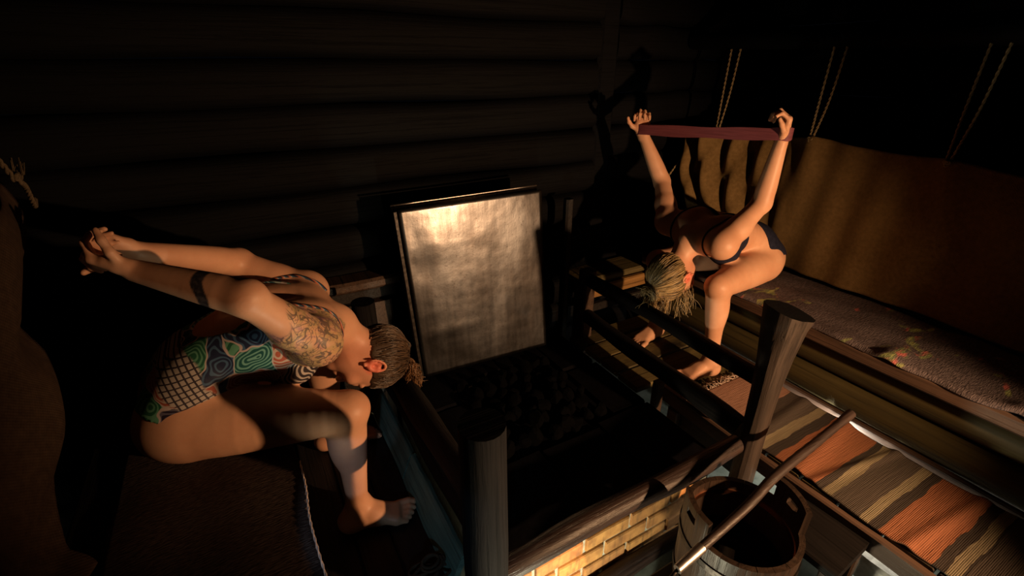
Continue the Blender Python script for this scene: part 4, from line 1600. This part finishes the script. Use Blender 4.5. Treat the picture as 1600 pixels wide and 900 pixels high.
fl = np.maximum(fl, .22 * (1 - sstep(np.linalg.norm(V - (cA - uA * .05 + fA * .02), axis=1), .07, .13)))
set_attr(bodyA, 'red_glow', fl)
# swimsuit: flank and front, open back
g = T.grid()
leg = (.515 + .10 * np.maximum(-.24 - g[0], 0) * 4 - .05 * sstep(g[0], -.2, .1)) - g[2]
top_ = g[0] + .25 * (g[2] - .6) - .115
op = 1 - np.sqrt(((g[0] + .07) / .175) ** 2 + ((g[1] - 1.40) / .108) ** 2 + ((g[2] - .77) / .11) ** 2)
arm = .085 - np.sqrt((g[0] - .105) ** 2 + (np.abs(g[1] - 1.40) - .165) ** 2 + (g[2] - .665) ** 2)
reg = np.maximum(np.maximum(leg, top_), np.maximum(op * .09, arm))
suit = cloth_from(torsoA, reg, .0055, 'swimsuit', M['swimsuit'], pA)
vv = np.array([v_.co for v_ in suit.data.vertices]) + loc_of(pA)
netv = (1 - sstep(np.abs(vv[:, 0] + .205 + .5 * (vv[:, 2] - .56) + .012 * np.sin(vv[:, 2] * 55)), .045, .052))
set_attr(suit, 'net', netv)
strap(T, [(-.05, 1.53, .735), (.03, 1.545, .745), (.10, 1.535, .735), (.155, 1.49, .69)], .006, .003, 'shoulder_strap', M['strap_print'], suit)
strap(T, [(.00, 1.32, .755), (.07, 1.315, .735), (.13, 1.31, .700), (.165, 1.30, .655), (.17, 1.285, .60)], .007, .003, 'shoulder_strap', M['strap_print'], suit)
# hair
kA = (.86, -.45, .10)
stA = hair_strands(cA, uA, fA, lA, kA, 1000, seed=4, lift=.009, wild=.007)
hairA = hair_cap(T, cA, uA, fA, lA, kA, 'hair', M['hair_brown'], pA, stA, .0013)
kp = cA + uA * .118 - fA * .052 + lA * .01
cur = []
r = np.random.default_rng(11)
for i in range(260):
    d0 = unit(uA * r.uniform(.2, 1) - fA * r.uniform(-.7, .5) + lA * r.uniform(-.9, .9) + np.array([-.1, -.15, -.5]))
    L = r.uniform(.045, .095)
    a = unit(np.cross(d0, r.normal(size=3))); b = np.cross(d0, a)
    R = r.uniform(.004, .011); w_ = r.uniform(9, 17); ph = r.uniform(0, 6)
    cur.append([kp + r.normal(size=3) * .0 + d0 * L * t_ + R * (a * np.cos(w_ * t_ + ph) + b * np.sin(w_ * t_ + ph)) * min(1, t_ * 3) + np.array([0, 0, -.03]) * t_ * t_ for t_ in np.linspace(0, 1, 22)])
V, Q = tubes_np(cur, .0011, .0007, 4)
pt_ = tag(obj_np('ponytail', V, Q, M['hair_curl'], hairA), 'short curly ponytail')
set_attr(pt_, 'tone', strand_tone(cur, 4))

# ================================================================== WOMAN ON THE RIGHT (faces -x, folded forward, arms raised behind with a band)
pB = thing('person', (2.1, 1.38, .36), 'person in a dark bikini bent forward on the right bench, arms raised with a band', 'person')
hipN, hipF = np.array([2.125, 1.285, .470]), np.array([2.125, 1.475, .470])
kneN, kneF = np.array([1.722, 1.205, .468]), np.array([1.722, 1.56, .465])
ankN, ankF = np.array([1.762, 1.195, .080]), np.array([1.805, 1.585, .080])
shN, shF = np.array([1.715, 1.225, .655]), np.array([1.738, 1.545, .665])
elN, wrN = np.array([1.915, 1.215, .812]), np.array([1.930, 1.20, 1.075])
elF, wrF = np.array([1.838, 1.715, .818]), np.array([1.752, 1.795, 1.042])
T = Field((1.38, 1.05, -.02), (2.42, 1.96, 1.26), H)
spine = [((2.150, .500), .150, .105), ((2.110, .560), .140, .098), ((2.020, .610), .112, .082), ((1.930, .632), .122, .088), ((1.840, .645), .140, .090), ((1.765, .645), .128, .080)]
YM = 1.38
T.path([(p[0], YM, p[1]) for p, _, _ in spine], [w_ for _, w_, _ in spine], [d_ for _, _, d_ in spine], k=.03)
for s in (-1, 1):
    T.ball((2.175, YM + s * .080, .470), (.105, .085, .098), k=.04)
    T.ball((1.86, YM + s * .072, .570), (.062, .060, .056), k=.03)
    T.ball((1.845, YM + s * .085, .710), (.070, .055, .035), k=.03)
T.loft((2.00, YM, .705), (1.83, YM, .745), .008, k=.04, sub=True)
torsoB = T.copy()
T.loft((1.775, YM, .655), (1.690, YM, .620), .058, .052, .047, .047, k=.04)
T.loft((1.70, YM, .625), (1.645, YM - .005, .545), .047, .047, .049, .049, k=.03)
for sh, el, wr, nsign in ((shN, elN, wrN, -1), (shF, elF, wrF, 1)):
    T.loft((1.775, YM + nsign * .07, .66), sh, .064, .064, .058, .058, k=.05)
    dv = el - sh
    T.ball(sh + dv * .05, .058, k=.03)
    T.chain([sh, sh + dv * .35, sh + dv * .75, el], [.054, .049, .041, .038], k=.02)
    T.ball(sh + dv * .45 + np.array([0, 0, -.010]), .044, k=.03)
    fv = wr - el
    T.chain([el, el + fv * .22, el + fv * .6, wr], [.038, .040, .033, .0245], k=.02)
    T.ball(el + np.array([-.004, 0, -.012]), .031, k=.015)
for hp_, kn, an_, s in ((hipN, kneN, ankN, -1), (hipF, kneF, ankF, 1)):
    dv = kn - hp_
    T.chain([hp_, hp_ + dv * .3, hp_ + dv * .65, hp_ + dv * .9, kn], [.094, .086, .070, .058, .054], k=.03)
    T.ball(kn + np.array([-.022, 0, .006]), .040, k=.02)
    sv = an_ - kn
    T.chain([kn, kn + sv * .3, kn + sv * .65, an_], [.051, .046, .036, .030], k=.02)
    T.ball(kn + sv * .30 + np.array([.020, 0, 0]), (.038, .038, .085), k=.03)
foot(T, ankN, (1.81, 1.19, 0), (1.575, 1.235, 0), little=1)
foot(T, ankF, (1.85, 1.60, 0), (1.615, 1.545, 0), little=-1)
cB = np.array([1.612, 1.372, .482])
uB = unit((-.80, -.04, -.60)); f0 = np.array([.60, -.06, -.80]); fB = unit(f0 - uB * (f0 @ uB)); lB = np.cross(uB, fB)
head(T, cB, uB, fB, lB)
hand(T, wrN, (.02, -.02, 1), (-.75, .66, .05), 1, (.95, 1.2, .8), .08, .98, (.35, .25))
hand(T, wrF, (-.05, .10, 1), (-.75, -.66, .05), -1, (.95, 1.2, .8), .08, .98, (.35, .25))
V, Q = T.mesh()
V = relax(V, Q, 1, .4)
bodyB = obj_np('body', V, Q, M['skin_b'], pB)
fl = np.zeros(len(V))
for s in (-1, 1):
    ec = cB - uB * .012 - fB * .004 + lB * s * .082
    fl = np.maximum(fl, 1 - sstep(np.linalg.norm(V - ec, axis=1), .020, .045))
fl = np.maximum(fl, .2 * (1 - sstep(np.linalg.norm(V - (cB - uB * .05 + fB * .02), axis=1), .07, .13)))
set_attr(bodyB, 'red_glow', fl)
g = T.grid()
# bikini bottoms
w0 = 2.095 - .22 * (g[2] - .56) - g[0]
legB = (.520 - .30 * np.maximum(g[0] - 2.20, 0)) - g[2]
cloth_from(torsoB, np.maximum(w0, legB), .005, 'bikini_bottoms', M['navy'], pB)
# bikini top: deep in front, a narrow band over the back
side = sstep(g[2], .64, .70)
b1 = g[0] - (1.945 - .055 * side); b0 = (1.785 + .075 * side) - g[0]
armB = .078 - np.sqrt((g[0] - 1.715) ** 2 + (np.abs(g[1] - YM) - .16) ** 2 + (g[2] - .655) ** 2)
btop = cloth_from(torsoB, np.maximum(np.maximum(b1, b0), armB), .005, 'bikini_top', M['navy'], pB)
for s in (-1, 1):
    strap(T, [(1.86, YM + s * .10, .745), (1.79, YM + s * .105, .745), (1.725, YM + s * .10, .70), (1.705, YM + s * .095, .63), (1.74, YM + s * .09, .575)], .005, .0025, 'bikini_strap', M['black_strap'], btop)
# hair pulled into a bun
kB = (.90, -.32, -.05)
stB = hair_strands(cB, uB, fB, lB, kB, 1100, seed=9, lift=.010, wild=.004)
r = np.random.default_rng(21)
P0, D0 = [], []
for i in range(60):
    a = r.uniform(-1, 1)
    P0.append(cB + uB * r.uniform(-.02, .07) + fB * r.uniform(.02, .085) + lB * (.070 if r.uniform() < .8 else -.07) * r.uniform(.7, 1.1))
    D0.append(unit(uB * r.uniform(-.3, .8) + fB * r.uniform(.1, 1.0) + lB * r.uniform(-.2, .6) + np.array([0, 0, -.5])))
stB += [list(spline(w_, 14)) for w_ in strand_wisps(P0, D0, .075, 8, .02, 5, .02)]
hairB = hair_cap(T, cB, uB, fB, lB, kB, 'hair', M['hair_blond'], pB, stB, .0012)
bc = cB + uB * .132 - fB * .020 - lB * .004
ax = unit(uB * .9 - fB * .3)
e1 = unit(np.cross(ax, (0, 1, 0.2))); e2 = np.cross(ax, e1)
bun = []
for i in range(240):
    R = r.uniform(.016, .046)
    hgt = math.sqrt(max(0, 1 - ((R - .026) / .024) ** 2)) * .026
    o_ = r.uniform(-1, 1) * hgt
    ph = r.uniform(0, 6.28); sp_ = r.uniform(3.0, 6.5); tl = r.uniform(-.35, .35)
    pts = []
    for t_ in np.linspace(0, 1, 22):
        a = ph + sp_ * t_
        pts.append(bc + e1 * R * math.cos(a) * 1.1 + e2 * R * math.sin(a) + ax * (o_ + tl * R * math.cos(a) * .6 + .004 * math.sin(5 * a + i)))
    bun.append(pts)
P0 = [bc + unit(r.normal(size=3)) * .03 for _ in range(70)]
D0 = [unit(p - bc + np.array([.3, -.3, -.5]) * .03 + r.normal(size=3) * .012) for p in P0]
bun += [list(spline(w_, 22)) for w_ in strand_wisps(P0, D0, .055, 8, .015, 6, .015)]
# tuft brushed out beside the bun
for i in range(110):
    p = cB + uB * r.uniform(.085, .112) + fB * r.uniform(.00, .05) + lB * r.uniform(-.02, .055)
    d_ = unit(uB * .8 + fB * r.uniform(.15, .75) + lB * r.uniform(-.1, .35) + np.array([0, -.12, -.25]))
    L = r.uniform(.035, .075)
    b_ = r.normal(size=3) * .006
    bun.append([p + d_ * L * t_ + b_ * t_ * t_ for t_ in np.linspace(0, 1, 22)])
V, Q = tubes_np(bun, .0013, .0008, 4)
bn_ = tag(obj_np('hair_bun', V, Q, M['hair_blond'], hairB), 'messy fair bun')
set_attr(bn_, 'tone', strand_tone(bun, 4))
bead = Field(bc - .06, bc + .06, .002)
bp_ = cB + uB * .112 + lB * .030 + fB * .004
mb = MB()
for dp in ((0, 0, 0), (.006, -.004, .004)):
    for j in range(1):
        import bmesh as _b
        bm_ = _b.new(); _b.ops.create_icosphere(bm_, subdivisions=2, radius=.0055)
        mb.add([np.array(v_.co) + bp_ + np.array(dp) + lB * .006 for v_ in bm_.verts], [tuple(v_.index for v_ in f_.verts) for f_ in bm_.faces])
        bm_.free()
n = NT('bead'); M['bead'] = n.out((.55, .38, .62), .2, spec=.6)
tag(mb.build('hair_bead', M['bead'], hairB, True), 'small pale violet hair bead')

# elastic band stretched between the wrists
a_, b_ = wrN + np.array([.0, -.004, .022]), wrF + np.array([0, .004, .022])
ax = unit(b_ - a_)
nn_ = unit(np.cross(ax, (0, 0, 1)))
path = []
for i in range(13):
    t_ = -math.pi / 2 - math.pi * i / 12
    path.append(a_ + .030 * (nn_ * -math.sin(t_) + ax * math.cos(t_)))
for t_ in np.linspace(.06, .94, 14):
    p = a_ * (1 - t_) + b_ * t_ - nn_ * (.030 - .016 * math.sin(math.pi * t_)) + np.array([0, 0, -.004 * math.sin(math.pi * t_)])
    path.append(p)
for i in range(13):
    t_ = math.pi / 2 - math.pi * i / 12 + math.pi / 2
    path.append(b_ + .030 * (-nn_ * math.cos(math.pi * i / 12) + ax * math.sin(math.pi * i / 12)))
for t_ in np.linspace(.94, .06, 14):
    p = a_ * (1 - t_) + b_ * t_ + nn_ * (.030 - .016 * math.sin(math.pi * t_)) + np.array([0, 0, -.006 * math.sin(math.pi * t_)])
    path.append(p)
path = np.array(path)
V, F = [], []
m_ = len(path)
cen = (a_ + b_) / 2
for i in range(m_):
    d_ = path[(i + 1) % m_] - path[i - 1]
    o_ = unit(np.cross(d_, (0, 0, 1))) * .0015
    hh = .024 + .002 * math.sin(i * .9)
    for (s_, z_) in ((1, -hh), (1, -.006), (1.9, 0), (1, .006), (1, hh), (-1, hh), (-1, -hh)):
        V.append(path[i] + o_ * s_ + np.array([0, 0, z_]))
for i in range(m_):
    j = (i + 1) % m_
    for q in range(7):
        F.append((i * 7 + q, j * 7 + q, j * 7 + (q + 1) % 7, i * 7 + (q + 1) % 7))
band = MB().add(V, F).build('elastic_band', M['band'], None, True, 50)
tag(band, 'dusky red elastic band stretched between the raised hands of the person in the bikini', 'exercise band')
